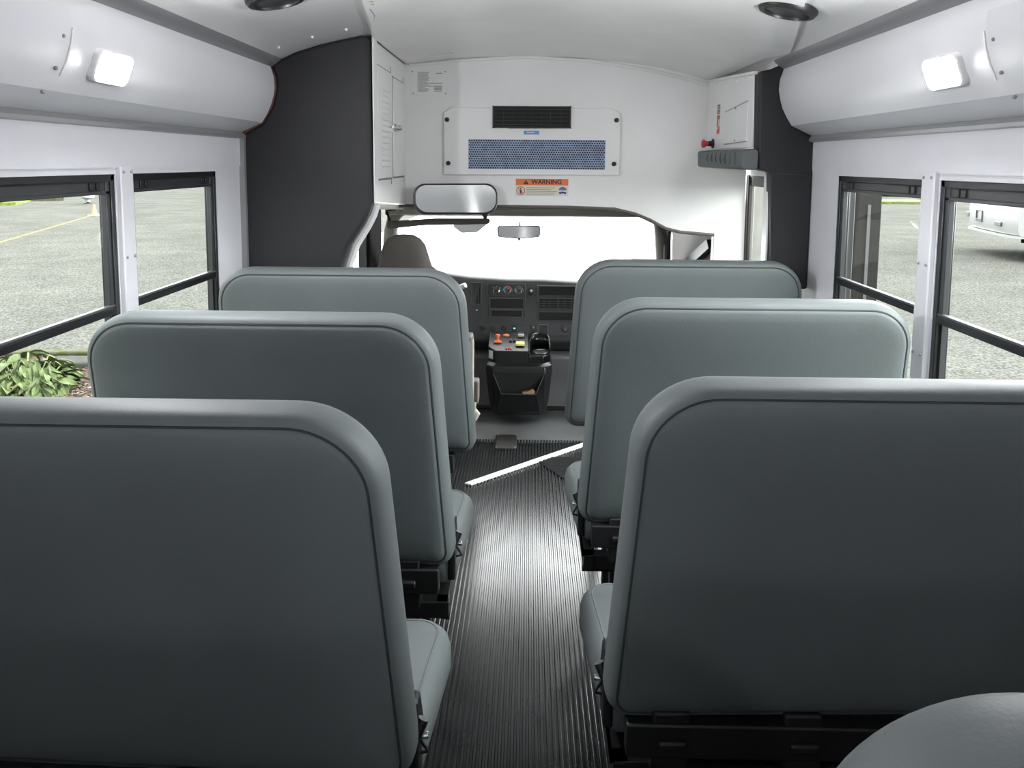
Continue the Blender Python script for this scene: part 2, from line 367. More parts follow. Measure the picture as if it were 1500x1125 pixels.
# ------------------------------------------------------------------ front bulkhead
top = [(1.05, 1.81), (.86, 1.87), (.6, 1.93), (.3, 1.965), (0, 1.98), (-.3, 1.965), (-.62, 1.93)]
low = [(-.615, 1.238), (-.2, 1.240), (.2, 1.238), (.43, 1.231), (.53, 1.208), (.60, 1.180), (.68, 1.138), (.75, 1.122), (.912, 1.110), (.905, .75), (.90, .0), (1.072, .0)]
bk = struct(MB().prism(low + top, 'y', 3.80, 3.85).build('wall_front', WHITE, bevel=.004, ang=25), 'white fibreglass bulkhead above the windscreen', 'wall')
MB().tube([(x, 3.80, z - .002) for x, z in low[:9]], .008, 8).build('edge_bead', BROWN, bk)
struct(MB().tube([(-.56, 3.796, 1.905)] + [(x, 3.796, z - .014) for x, z in [(-.45, 1.93), (-.3, 1.945), (0, 1.962), (.3, 1.945), (.6, 1.90), (.87, 1.835)]], .008, 8).build('trim_20', CAPM), 'white bead where the bulkhead meets the ceiling', 'trim')
# corner bits of side
# AC panel
Y0 = 3.80
ac = thing('air_conditioner_panel', 'white air conditioner cover with black outlet on the front bulkhead', 'air conditioner', (.03, Y0, 1.39))
MB().prism([(-.394, 1.388), (.448, 1.392), (.448, 1.685), (.405, 1.708), (-.355, 1.708), (-.394, 1.685)], 'y', Y0 - .022, Y0).build('cover', WHITE, ac, bevel=.003)
for (x, z) in ((-.378, 1.650), (.428, 1.652), (-.372, 1.444), (.420, 1.446)):
    MB().lathe([(.011, 0), (.011, .006), (.007, .011), (.003, .012)], TR(x, Y0 - .022, z, PI / 2), 14).build('knob', BLACK, ac)
v = MB()
x0, x1, z0, z1 = -.160, .212, 1.612, 1.716
for b in ((x0, x1, z0, z0 + .008), (x0, x1, z1 - .008, z1), (x0, x0 + .008, z0, z1), (x1 - .008, x1, z0, z1)): v.box(b[0], b[1], Y0 - .032, Y0 - .02, b[2], b[3])
vo = v.build('air_outlet', BLACK, ac, bevel=.002)
MB().box(x0 + .004, x1 - .004, Y0 - .0235, Y0 - .021, z0 + .004, z1 - .004).build('recess', VOID, vo)
v = MB()
for i in range(5): v.box(x0 + .006, x1 - .006, Y0 - .030, Y0 - .024, z0 + .016 + i * .018, z0 + .019 + i * .018)
for i in range(7): v.box(x0 + .05 + i * .045, x0 + .052 + i * .045, Y0 - .029, Y0 - .024, z0 + .006, z1 - .006)
v.build('louver', BLACK, vo)
gx0, gx1, gz0, gz1 = -.276, .378, 1.418, 1.558
gr = MB().box(gx0, gx1, Y0 - .0232, Y0 - .0215, gz0, gz1).build('return_air_grille', BLUEWEB, ac)
h = MB(); dx = (gx1 - gx0) / 57.5; dz = (gz1 - gz0) / 13
for j in range(13):
    for i in range(57):
        cxx = gx0 + dx * (i + .5 + (.5 if j % 2 else 0)); czz = gz0 + dz * (j + .5)
        r = .0041
        h._add([(cxx + r * math.cos(PI * k / 4), Y0 - .0236, czz + r * math.sin(PI * k / 4)) for k in range(8)], [tuple(range(8))])
h.build('perforation', HOLE, gr, smooth=False)
lb = tag(MB().box(-.012, .062, Y0 - .0235, Y0 - .0222, 1.583, 1.600).build('maker_label', SKYP), 'small sky blue sticker between the black outlet and the perforated grille', 'label')
t = MB()
for i in range(6): t.box(.004 + i * .006, .008 + i * .006, Y0 - .0238, Y0 - .0234, 1.590, 1.595)
t.build('print', PAPER, lb)

def text(s, size, M, m, parent, name='lettering', ex=.0004, bold=True):
    cu = bpy.data.curves.new(name, 'FONT'); cu.body = s; cu.size = size; cu.extrude = ex; cu.align_x = 'CENTER'; cu.align_y = 'CENTER'
    if bold: cu.offset = size * .028
    cu.materials.append(m)
    t = bpy.data.objects.new(name, cu); C.objects.link(t)
    me = bpy.data.meshes.new_from_object(t); bpy.data.objects.remove(t); t = bpy.data.objects.new(name, me); C.objects.link(t)
    t.matrix_world = M
    if parent: t.parent = parent; t.matrix_parent_inverse = Matrix.Identity(4) if parent.type != 'EMPTY' else Matrix.Translation(-parent.location)
    return t
FRONT = Matrix(((1, 0, 0), (0, 0, -1), (0, 1, 0))).to_4x4()   # text plane facing -y
# warning sticker
ws = thing('warning_sticker', 'orange and cream WARNING sticker under the air conditioner', 'sticker', (.079, Y0, 1.29))
MB().box(-.048, .205, Y0 - .0015, Y0, 1.290, 1.372).build('backing', CREAMP, ws)
hd = MB().box(-.048, .205, Y0 - .0022, Y0 - .0012, 1.341, 1.372).build('header', ORANGE, ws)
text('WARNING', .030, Matrix.Translation((.100, Y0 - .0025, 1.3565)) @ FRONT, INK, ws)
MB().prism([(-.012, 1.346), (.014, 1.346), (.001, 1.367)], 'y', Y0 - .0028, Y0 - .0020).build('alert_triangle', INK, ws)
MB().box(-.0005, .0025, Y0 - .0032, Y0 - .0026, 1.351, 1.361).build('exclamation_mark', ORANGE, ws)
pg = MB(); pg.tube([(-.024 + .0195 * math.cos(a * PI / 12), Y0 - .002, 1.314 + .0195 * math.sin(a * PI / 12)) for a in range(24)], .0016, 6, True)
pg.tube([(-.0375, Y0 - .002, 1.3275), (-.0105, Y0 - .002, 1.3005)], .0012, 6); pg.build('prohibition_ring', REDP, ws)
pg = MB(); pg.box(-.029, -.019, Y0 - .0022, Y0 - .0014, 1.304, 1.320); pg.box(-.028, -.025, Y0 - .0022, Y0 - .0014, 1.298, 1.305); pg.box(-.023, -.020, Y0 - .0022, Y0 - .0014, 1.298, 1.305)
pg.lathe([(.0035, 0), (.0035, .0008)], TR(-.024, Y0 - .0014, 1.3245, PI / 2), 12); pg.build('pictogram', INK, ws)
pg = MB()
arc = [(.178 + .019 * math.cos(PI * a / 10), 1.318 + .019 * math.sin(PI * a / 10) * .85) for a in range(11)]
pg.prism(arc, 'y', Y0 - .0022, Y0 - .0014)
arc = [(.178 + .019 * math.cos(PI + PI * a / 10), 1.310 + .019 * math.sin(PI + PI * a / 10) * .85) for a in range(11)]
pg.prism(arc[:4] + [(.174, 1.304), (.178, 1.311), (.182, 1.304)] + arc[7:], 'y', Y0 - .0022, Y0 - .0014); pg.box(.1768, .1792, Y0 - .0022, Y0 - .0014, 1.306, 1.320)
pg.build('blue_symbol', BLUEP, ws)
pg = MB()
for i, L in enumerate((.138, .118, .146, .140, .130)): pg.box(.004, .004 + L, Y0 - .0022, Y0 - .0014, 1.328 - i * .0085, 1.3302 - i * .0085)
pg.build('fine_print', GREYINK, ws)
# notice plate
npx = thing('notice_plate', 'clear printed notice plate at the upper left of the bulkhead', 'notice', (-.467, Y0, 1.765))
MB().box(-.553, -.380, Y0 - .003, Y0, 1.766, 1.884).build('plate', WHITE, npx, bevel=.001)
for (x, z) in ((-.545, 1.877), (-.388, 1.877), (-.541, 1.775), (-.386, 1.775)): MB().sphere((x, Y0 - .003, z), .0035, n=6).build('screw', GREYINK, npx)
pg = MB()
for i in range(15):
    L = (.055, .050, .052, .048, .058, .05, .056, .045, .12, .05, .075, .035, .052, .054, .045)[i]
    pg.box(-.520, -.520 + L, Y0 - .0036, Y0 - .0028, 1.872 - i * .0064, 1.8745 - i * .0064)
for i in range(5): pg.box(-.442, -.404, Y0 - .0036, Y0 - .0028, 1.808 - i * .006, 1.811 - i * .006)
pg.box(-.432, -.402, Y0 - .0036, Y0 - .0028, 1.868, 1.871)
pg.build('fine_print', GREYINK, npx)
# clearance lamp on ceiling
cl = thing('ceiling_marker_lamp', 'small oval clear marker lamp on the ceiling above the notice plate', 'lamp', (-.40, 3.6, 1.925))
ol = [(.075 * math.cos(2 * PI * k / 24), .035 * math.sin(2 * PI * k / 24)) for k in range(24)]
MB().loft([[(x, y, .012) for x, y in ol], [(x, y, 0) for x, y in ol], [(x * .85, y * .8, -.003) for x, y in ol]], True, TR(-.40, 3.60, 1.934, 0, -.06)).build('base', ALU, cl)
MB().loft([[(x * .85, y * .8, -.002) for x, y in ol], [(x * .6, y * .55, -.009) for x, y in ol]], True, TR(-.40, 3.60, 1.934, 0, -.06)).build('lens', COVEM, cl)

# ------------------------------------------------------------------ left padded barrier and cabinet
pad = [(-1.071, .62), (-.735, .62), (-.722, .95), (-.698, 1.056), (-.670, 1.13), (-.617, 1.209), (-.592, 1.25), (-.579, 1.29), (-.583, 1.898), (-.593, 1.912), (-.61, 1.915), (-.69, 1.90), (-.773, 1.879), (-.86, 1.852), (-.945, 1.812), (-.952, 1.80), (-.937, 1.76), (-.935, 1.72), (-.951, 1.655), (-.987, 1.594), (-1.04, 1.567), (-1.071, 1.552)]
pb = thing('padded_barrier', 'tall dark grey padded panel behind the driver seat', 'padded panel', (-.85, 3.0, 0))
MB().prism(pad, 'y', 2.957, 3.03).build('pad', PADV, pb, bevel=.014, seg=3, ang=50)
MB().tube([(x, 2.955, z) for x, z in ((-.958, 1.805), (-.938, 1.76), (-.936, 1.72), (-.952, 1.655), (-.989, 1.594), (-1.04, 1.566), (-1.066, 1.548))], .0085, 8).build('edge_bead', REDBROWN, pb)
MB().box(-1.073, -1.052, 2.938, 2.96, .62, 1.545).build('edge_strip', ALU, pb)
cb = thing('overhead_cabinet', 'white overhead cabinet with two narrow louvered doors left of the bulkhead', 'cabinet', (-.75, 3.4, 1.25))
MB().loft([[(-1.06, y, zb), (-.58, y, zb), (-.58, y, 1.912), (-.77, y, 1.872), (-.94, y, 1.806), (-1.06, y, 1.75)] for y, zb in ((3.035, 1.286), (3.80, 1.242))]).build('body', WHITE, cb, bevel=.006)
MB().box(-.5775, -.571, 2.985, 3.06, 1.29, 1.915).build('edge_flange', WHITE, cb, bevel=.003)
for (ya, yb, zt, zb) in ((3.075, 3.395, 1.822, 1.382), (3.435, 3.735, 1.812, 1.384)):
    d = MB().box(-.582, -.573, ya, yb, zb, zt).build('door', WHITE, cb, bevel=.003)
    e = MB()
    e.box(-.5795, -.5783, ya - .005, ya + .002, zb - .008, zt + .006); e.box(-.5795, -.5783, ya, yb, zb - .008, zb); e.box(-.5795, -.5783, ya, yb, zt, zt + .005); e.box(-.5795, -.5783, yb - .002, yb + .004, zb - .03, zt + .03)
    e.build('door_gap', GREYINK, cb)
    if ya < 3.2:
        l = MB()
        for i in range(14): l.prism([(-.574, 1.742 - i * .0235), (-.566, 1.736 - i * .0235), (-.574, 1.731 - i * .0235)], 'y', 3.15, 3.31)
        l.build('louver', WHITE, d, smooth=False)
la = MB(); la.box(-.574, -.562, 3.325, 3.365, 1.575, 1.615); la.box(-.574, -.560, 3.44, 3.50, 1.580, 1.612); la.tube([(-.560, 3.34, 1.595), (-.556, 3.40, 1.596), (-.556, 3.50, 1.598)], .005, 8)
la.sphere((-.556, 3.50, 1.598), .012, n=8)
la.build('latch', CHROME, cb)
struct(MB().tube([(-.579, 3.04, 1.285), (-.592, 3.045, 1.245), (-.613, 3.05, 1.204), (-.664, 3.055, 1.124), (-.690, 3.06, 1.052), (-.714, 3.06, .95), (-.725, 3.06, .62)], .018, 10).build('trim_21', WHITE), 'white curved lip beside the left padded panel', 'trim')

# ------------------------------------------------------------------ right pads, cabinet, header
rpad = [(.931, .98), (1.071, .98), (1.071, 1.552), (1.04, 1.567), (.987, 1.594), (.951, 1.655), (.935, 1.72), (.937, 1.76), (.952, 1.80), (.94, 1.815), (.91, 1.800), (.860, 1.789), (.866, 1.52), (.872, 1.428), (.918, 1.420), (.931, 1.10)]
rp = thing('padded_barrier', 'narrow dark padded panel beside the entry door', 'padded panel', (.98, 3.0, 0))
MB().prism(rpad, 'y', 2.957, 3.03).build('pad', PADV, rp, bevel=.012, seg=3, ang=50)
MB().tube([(.925, 2.962, 1.415), (.97, 2.953, 1.412), (1.02, 2.952, 1.412), (1.065, 2.956, 1.408)], .003, 6).build('seam', PIPE, rp)
MB().box(.921, .930, 3.0, 3.06, .98, 1.41).build('edge_flange', WHITE, rp, bevel=.004)
hc = thing('header_cabinet', 'white flat cabinet over the entry door with a recessed access panel', 'cabinet', (.96, 3.4, 1.51))
MB().prism([(3.033, 1.512), (3.80, 1.515), (3.80, 1.835), (3.033, 1.795)], 'x', .862, .94).build('body', WHITE, hc, bevel=.005)
MB().prism([(2.99, 1.782), (3.79, 1.832), (3.79, 1.842), (2.99, 1.794)], 'x', .845, .864).build('top_flange', WHITE, hc, bevel=.003)
e = MB(); ya, yb = 3.10, 3.45
pn = MB().prism([(ya, 1.540), (yb, 1.535), (yb, 1.672), (ya, 1.692)], 'x', .8585, .863).build('access_panel', WHITE, hc, bevel=.002)
e.prism([(ya, 1.690), (yb, 1.670), (yb, 1.674), (ya, 1.695)], 'x', .8575, .860); e.prism([(ya, 1.536), (yb, 1.531), (yb, 1.535), (ya, 1.5405)], 'x', .8575, .860)
e.build('panel_groove', mat('groove_grey', (.36, .36, .36), .5), hc)
for y, z in ((3.27, 1.676), (3.27, 1.545)): MB().sphere((.858, y, z), .004, n=6).build('screw', ALU, hc)
for y, z in ((3.12, 1.778), (3.28, 1.788), (3.44, 1.797), (3.62, 1.81)): MB().sphere((.860, y, z), .005, n=6).build('rivet', CAPM, hc)
LEFTF = Matrix(((0, 0, -1), (-1, 0, 0), (0, 1, 0))).to_4x4()
ds = thing('release_decal', 'upright black and red decal on the cabinet over the entry door', 'decal', (.861, 3.58, 1.58))
MB().box(.8605, .862, 3.545, 3.60, 1.580, 1.715).build('backing', CREAMP, ds)
q = MB(); q.box(.8598, .861, 3.548, 3.597, 1.648, 1.665); q.box(.8598, .861, 3.580, 3.597, 1.615, 1.65); q.box(.8598, .861, 3.55, 3.598, 1.585, 1.603); q.box(.8598, .861, 3.55, 3.575, 1.603, 1.616); q.build('red_arrow', REDP, ds)
q = MB()
for i in range(6):
    z = 1.672 + i * .007
    for y0, y1 in ((3.552, 3.566), (3.570, 3.579), (3.583, 3.594)): q.box(.8598, .861, y0, y1, z, z + .0045)
q.build('fine_print', INK, ds)
rk = thing('emergency_release', 'small red pull knob low on the cabinet over the entry door', 'knob', (.85, 3.66, 1.545))
MB().lathe([(.022, 0), (.022, .006), (.012, .010), (.012, .024), (.006, .026)], TR(.862, 3.66, 1.542, 0, -PI / 2), 16).build('stem', BLACK, rk)
MB().lathe([(.010, .0), (.012, .014), (.019, .022), (.019, .03), (.012, .034)], TR(.842, 3.66, 1.542, 0, -PI / 2), 16).build('grip', REDP, rk)
hb = thing('header_pad', 'grey padded bumper bar above the entry doorway', 'padded bar', (.84, 3.3, 1.43))
rings = []
ol = fillet([(.803, 1.428), (.868, 1.428), (.868, 1.508), (.800, 1.502)], [.014, .012, .012, .014], 0, 4)
for (y, k) in ((2.952, .86), (2.962, 1.0), (3.30, 1.0), (3.70, 1.0), (3.715, .86)): rings.append([(.835 + (x - .835) * k, y, 1.467 + (z - 1.467) * k + .008 * (y - 2.95)) for x, z in ol])
q = MB(); q.loft(rings)
for i in range(7): q.tube([(.7995, 3.03 + i * .075, 1.445 + .003 * i), (.7985, 3.035 + i * .078, 1.47), (.801, 3.03 + i * .076, 1.495)], .0022, 5)
q.build('pad', VINYL, hb)

# entry door (side wall ahead of the pad)
m = MB(); m.box(W, W + .06, 2.99, 3.05, 0, 1.86); m.box(W, W + .06, 3.05, 4.12, 1.395, 1.86); m.box(W, W + .02, 3.856, 4.12, 0, 1.42)
struct(m.build('trim_22', WHITE), 'white jamb around the entry doorway', 'trim')
d = MB()
for b in ((3.05, 3.10, .05, 1.39), (3.765, 3.803, .05, 1.39), (3.05, 3.80, 1.345, 1.39), (3.05, 3.80, .05, .15)): d.box(W + .002, W + .018, b[0], b[1], b[2], b[3])
d = struct(d.build('door_2', CABW, bevel=.003), 'grey framed glass entry door', 'door')
MB().box(W + .009, W + .012, 3.09, 3.77, .14, 1.35).build('pane', GLASS, d)
g = MB()
for y in (3.805, 3.832): g.box(W - .002, W + .02, y, y + .020, .05, 1.40)
g.box(W + .002, W + .02, 3.05, 3.82, 1.385, 1.397); g.build('weatherstrip', BLACK, d, bevel=.004)
lf = thing('entry_door_leaf', 'dark folded entry door leaf standing outside the front right window', 'door leaf', (1.3, 3.0, -.4))
MB().prism(fillet([(1.240, -.40), (1.352, -.40), (1.352, 1.395), (1.240, 1.365)], [.02, .02, .03, .02]), 'y', 3.0, 3.045).build('panel', LEAFM, lf, bevel=.004)
MB().box(1.228, 1.250, 2.992, 3.05, -.40, 1.36).build('rubber_edge', BLACK, lf, bevel=.004)
MB().box(1.298, 1.310, 2.996, 3.0, -.38, 1.30).build('seal_strip', DASHL, lf)

# ------------------------------------------------------------------ van cab
struct(MB().box(-1.0, 1.0, 3.85, 4.50, 1.215, 1.26).build('trim_23', CREAM), 'cream headliner of the driver cab', 'trim')
struct(MB().prism([(4.44, 1.150), (4.50, 1.140), (4.52, 1.215), (4.44, 1.22)], 'x', -.80, .80).build('trim_24', TAUPEL), 'pale header strip above the windscreen', 'trim')
for s, i in ((-1, 25), (1, 26)):
    struct(MB().tube([(s * .70, 4.46, 1.185), (s * .765, 4.52, 1.13), (s * .80, 4.62, 1.03), (s * .845, 4.82, .86), (s * .89, 5.04, .66)], [.03, .036, .042, .045, .05], 12).build('trim_%d' % i, CREAM), 'cream windscreen pillar on the %s' % ('left' if s < 0 else 'right'), 'trim')
m = MB(); xs = [-.86 + .086 * 2 * i for i in range(11)]
pts = []
for (y, z, k) in ((5.06, .64, 1.0), (4.78, .90, .935), (4.50, 1.16, .85)):
    pts += [(x * k, y - .05 * (x / .86) ** 2, z) for x in xs]
m._add(pts, [(a * 11 + i, a * 11 + i + 1, (a + 1) * 11 + i + 1, (a + 1) * 11 + i) for a in range(2) for i in range(10)])
struct(m.build('window_6', GLASS), 'wide windscreen, overexposed white outside', 'window')
# left cab side + driver door
m = MB(); m.box(-1.03, -.97, 4.0, 5.1, 0, .70); m.box(-1.03, -.97, 4.0, 5.1, 1.15, 1.26); m.box(-1.03, -.97, 4.0, 4.08, .7, 1.26)
struct(m.build('wall_cab_left', CABW), 'dark trim of the left cab side', 'wall')
d = MB()
for b in ((4.06, 4.12, .68, 1.16), (4.64, 4.72, .68, 1.16), (4.06, 4.72, .68, .73), (4.06, 4.72, 1.12, 1.16)): d.box(-1.0, -.955, b[0], b[1], b[2], b[3])
d = struct(d.build('door_1', BLACK, bevel=.004), 'black frame of the driver door window', 'door')
MB().box(-.98, -.977, 4.08, 4.68, .70, 1.14).build('pane', GLASS, d)
MB().box(-.985, -.93, 4.66, 4.92, .55, 1.20).build('front_post', mat('matte_black', (.006, .006, .006), .9, spec=.0), d, bevel=.006)
MB().box(-1.0, -.94, 4.92, 5.06, .55, 1.18).build('corner_panel', bpy.data.materials['matte_black'], d)
m = MB(); m.box(.95, 1.0, 3.85, 5.1, 0, 1.26)
struct(m.build('wall_cab_right', CABD), 'grey brown trim of the right cab side', 'wall')
struct(MB().tube([(.83, 4.62, 1.24), (.835, 4.62, .9), (.84, 4.62, .4)], .022, 10).build('trim_27', BLACK), 'black weatherstrip post beside the right windscreen pillar', 'trim')
struct(MB().prism([(3.92, 1.03), (3.97, 1.07), (4.62, .87), (4.62, .80)], 'x', .915, .95).build('trim_28', BLACK), 'black slanting sill trim at the right cab side', 'trim')
struct(MB().box(-1.03, 1.03, 5.06, 5.1, 0, .66).build('wall_firewall', DASH), 'dark firewall under the windscreen', 'wall')

# visor
sv = thing('sun_visor', 'brown folded sun visor with a pale tip under the big mirror', 'visor', (-.48, 4.36, 1.1))
MB().prism(fillet([(-.775, 1.075), (-.56, 1.098), (-.205, 1.108), (-.195, 1.140), (-.50, 1.138), (-.775, 1.118)], [.015, .1, .012, .012, .1, .015]), 'y', 4.345, 4.362).build('panel', BROWN, sv, bevel=.004)
MB().prism(fillet([(-.36, 1.055), (-.27, 1.060), (-.20, 1.120), (-.21, 1.125), (-.40, 1.105), (-.41, 1.095)], [.03, .03, .01, .01, .01, .01]), 'y', 4.364, 4.372).build('pale_tip', PAPER, sv)
MB().tube([(-.76, 4.35, 1.125), (-.78, 4.38, 1.17), (-.74, 4.44, 1.18)], .007, 8).build('pivot', BLACK, sv)

# big interior mirror
im = thing('interior_mirror', 'large rounded black framed mirror hanging left of the warning sticker', 'mirror', (-.327, 3.68, 1.2))
ol = fillet([(-.197, -.072), (.197, -.074), (.197, .074), (-.197, .072)], [.062, .062, .055, .055], 0, 8)
IM = TR(-.327, 3.675, 1.277, 0, 0, 0) @ Matrix.Rotation(math.radians(10), 4, 'Z') @ Matrix.Rotation(math.radians(-8), 4, 'X')
def yl(z): return [(x, z, y) for x, y in ol]
rings = [[(x * .97, .035, y * .94) for x, y in ol], yl(.03), yl(-.008), [(x * .985, -.016, y * .96) for x, y in ol], [(x * .955, -.014, y * .89) for x, y in ol]]
MB().loft(rings, True, IM).build('housing', BLACK, im)
rings = [[(x * .95, -.0145, y * .875) for x, y in ol], [(x * .95, -.017, y * .875) for x, y in ol]]
MB().loft(rings, True, IM).build('mirror_glass', MIRROR, im)
MB().tube([(-.20, 3.69, 1.22), (-.19, 3.70, 1.195), (-.185, 3.78, 1.21), (-.185, 3.805, 1.24)], .012, 8).build('bracket', BLACK, im)
MB().tube([(-.36, 3.71, 1.29), (-.36, 3.80, 1.30)], .014, 8).build('arm', BLACK, im)
# small rear-view mirror
rm = thing('rear_view_mirror', 'small rear view mirror stuck to the windscreen', 'mirror', (-.038, 4.42, 1.05))
ol = fillet([(-.118, -.030), (0, -.040), (.118, -.030), (.124, .036), (-.124, .036)], [.015, .15, .015, .018, .018], 0, 5)
RM = TR(-.038, 4.40, 1.062) @ Matrix.Rotation(math.radians(6), 4, 'Z') @ Matrix.Rotation(math.radians(-8.5), 4, 'X')
MB().loft([[(x * .95, .02, y * .9) for x, y in ol], [(x, .012, y) for x, y in ol], [(x, -.004, y) for x, y in ol], [(x * .97, -.006, y * .93) for x, y in ol]], True, RM).build('housing', BLACK, rm)
MB().loft([[(x * .955, -.0055, y * .90) for x, y in ol], [(x * .955, -.0075, y * .90) for x, y in ol]], True, RM).build('mirror_glass', MIRROR, rm)
MB().tube([(-.034, 4.425, 1.07), (-.034, 4.45, 1.10), (-.034, 4.52, 1.118)], .007, 8).build('stalk', CHROME, rm)
MB().lathe([(.014, 0), (.014, .008), (.008, .012)], TR(-.034, 4.525, 1.118, PI / 2 - .8), 14).build('mount', CHROME, rm)
MB().box(-.044, -.030, 4.40, 4.415, 1.012, 1.026).build('tab', BLACK, rm, bevel=.002)

# cross view mirror outside windscreen
cm = thing('crossview_mirror', 'round crossview mirror outside at the right of the windscreen', 'mirror', (.93, 5.75, .95))
MB().lathe([(.13, 0), (.14, .01), (.14, .03), (.10, .07), (.03, .09)], TR(.86, 5.75, .86, PI / 2), 28).build('shell', mat('mirror_white', (.85, .85, .85), .3), cm)
MB().lathe([(.134, 0), (.11, .022), (.06, .036), (.01, .04)], TR(.86, 5.75, .86, PI / 2), 28).build('mirror_glass', bpy.data.materials['mirror_white'], cm)
MB().tube([(.86, 5.82, .86), (.90, 5.82, .5), (.92, 5.7, .2)], .015, 8).build('arm', BLACK, cm)

# ------------------------------------------------------------------ dash
RK = .22; DY, DZ = 4.40, .43     # face plane y = DY + (z-DZ)*RK
CAM = Vector((.015, 0, 1.45))
def ray(px, py):
    v = Vector((px - PX, PY - py, -F)); return Vector((cx.dot(v), cy.dot(v), cz.dot(v)))
def dz(px, py):            # x and height along the raked dash face
    r = ray(px, py); t = (DY + (CAM.z - DZ) * RK - CAM.y) / (r.y - r.z * RK); q = CAM + r * t; return q.x, (q.z - DZ) * math.sqrt(1 + RK * RK)
DM = Matrix.Translation((0, DY, DZ)) @ Matrix.Rotation(-math.atan(RK), 4, 'X')   # local: x, -y toward viewer, z up the face
da = thing('dashboard', 'dark grey dashboard with centre controls under the windscreen', 'dashboard', (0, 4.6, .4))
m = MB(); pr = [(4.40, .43), (4.475, .765), (4.50, .785), (4.56, .785), (5.05, .66), (5.05, .40), (4.46, .37)]
rings = []
for x in [-.93, -.6, -.45, -.32, -.1, .1, .32, .6, .93]:
    k = .035 * max(0, abs(x) - .3); lift = .030 if x < -.4 else .012 if x < -.2 else 0 if x < .2 else -.012
    rings.append([(x, y - k, z + (lift if z > .7 else 0)) for y, z in pr])
m.loft(rings); m.build('body', DASH, da, bevel=.012, seg=3, ang=50)
def dbox(name, px0, px1, py0, py1, out, m, parent, back=.004, bevel=.001):
    (a, b), (c, d) = dz(px0, py1), dz(px1, py0)
    return MB().box(a, c, -out, back, b, d, DM).build(name, m, parent, bevel=bevel)
def dring(px0, px1, py0, py1, t, out, m, parent, name):
    (a, b), (c, d) = dz(px0, py1), dz(px1, py0); q = MB()
    for bx in ((a, c, b, b + t), (a, c, d - t, d), (a, a + t, b, d), (c - t, c, b, d)): q.box(bx[0], bx[1], -out, .004, bx[2], bx[3], DM)
    return q.build(name, m, parent, bevel=.001)
def dknob(px, py, r, m, parent, name='knob', h=.014, ring=None):
    a, b = dz(px, py); K = DM @ TR(a, 0, b, PI / 2)
    o = MB().lathe([(r, 0), (r, h * .6), (r * .82, h), (r * .5, h)], K, 18).build(name, m, parent)
    if ring: MB().tube([(r * 1.08 * math.cos(PI * k / 10), r * 1.08 * math.sin(PI * k / 10), h * .55) for k in range(20)], .0032, 6, True, K).build('chrome_ring', ring, o)
    return o
v = dring(690, 706, 414, 446, .004, .006, DASHL, da, 'side_vent'); dbox('recess', 691, 705, 415, 445, .001, VOID, v)
q = MB()
for i in range(4):
    a, b = dz(693.5 + i * 3.4, 445); c, d = dz(693.5 + i * 3.4, 415); q.box(a - .0012, a + .0012, -.004, .002, b, d, DM)
q.build('vane', DASHL, v)
cp = dbox('climate_panel', 716, 769, 416, 434.5, .003, BLACK, da)
for i, px in enumerate((727, 743.5, 760)):
    dknob(px, 426, .0145, BLACK, cp, 'dial', .016, CHROME)
q = MB(); a, b = dz(743.5, 426)
for k in range(5): pass
def arcband(r0, r1, t0, t1, n=8):
    A = [(a + r0 * math.cos(t0 + (t1 - t0) * i / n), b + r0 * math.sin(t0 + (t1 - t0) * i / n)) for i in range(n + 1)]
    B = [(a + r1 * math.cos(t0 + (t1 - t0) * i / n), b + r1 * math.sin(t0 + (t1 - t0) * i / n)) for i in range(n + 1)]
    return MB().prism(A + B[::-1], 'y', -.0038, -.002, DM)
arcband(.019, .028, PI * .55, PI * 1.0).build('cool_arc', mat('blue_arc', (.05, .25, .5), .5), cp)
arcband(.019, .028, PI * .0, PI * .55).build('warm_arc', mat('red_arc', (.55, .06, .06), .5), cp)
q = MB()
a, b = dz(760, 426)
for k in range(7):
    t = PI * (.05 + .15 * k); q.box(a + .024 * math.cos(t) - .002, a + .024 * math.cos(t) + .002, -.0036, -.002, b + .024 * math.sin(t) - .002, b + .024 * math.sin(t) + .002, DM)
q.build('fan_mark', mat('pale_teal_ink', (.35, .5, .5), .5), cp); q = MB()
a, b = dz(727, 426)
for k in (1.5, 3.2, 5.0):
    t = PI * .15 * k; q.box(a + .025 * math.cos(t) - .002, a + .025 * math.cos(t) + .002, -.0036, -.002, b + .025 * math.sin(t) - .002, b + .025 * math.sin(t) + .002, DM)
q.build('mode_mark', bpy.data.materials['pale_teal_ink'], cp)
for nm, r0 in (('radio_bay', (716.5, 768, 436.5, 453)), ('lower_pocket', (718, 766, 453.5, 465))):
    v = dring(r0[0], r0[1], r0[2], r0[3], .006, .006, DASHL, da, nm); dbox('recess', r0[0] + 1, r0[1] - 1, r0[2] + 1, r0[3] - 1, .001, VOID, v)
for px in (714.3, 769.3, 787.5):
    dbox('divider_rib', px - .5, px + .5, 416, 469, .006, mat('rib_plastic', (.12, .12, .12), .35), da)
dknob(778.5, 426, .022, BLACK, da, 'power_socket', .006); dknob(778.5, 426, .0085, CHROME, da, 'lock_cylinder', .010)
v = dring(788.5, 849, 419, 434, .005, .005, DASHL, da, 'upper_tray'); dbox('recess', 789, 848, 419.5, 433.5, .001, VOID, v)
v = dring(788.5, 849, 437, 454, .005, .007, DASHL, da, 'centre_vent'); dbox('recess', 789, 848, 437.5, 453.5, .001, VOID, v)
q = MB()
for i in range(4):
    a, b = dz(790, 441 + i * 3.4); c, _ = dz(848, 440); q.box(a, c, -.006, .001, b - .0012, b + .0012, DM)
for px in (797, 805, 817, 818.5, 827, 837, 843):
    a, b = dz(px, 453); _, d = dz(px, 438); q.box(a - .0012, a + .0012, -.005, .001, b, d, DM)
q.build('vane', DASHL, v)
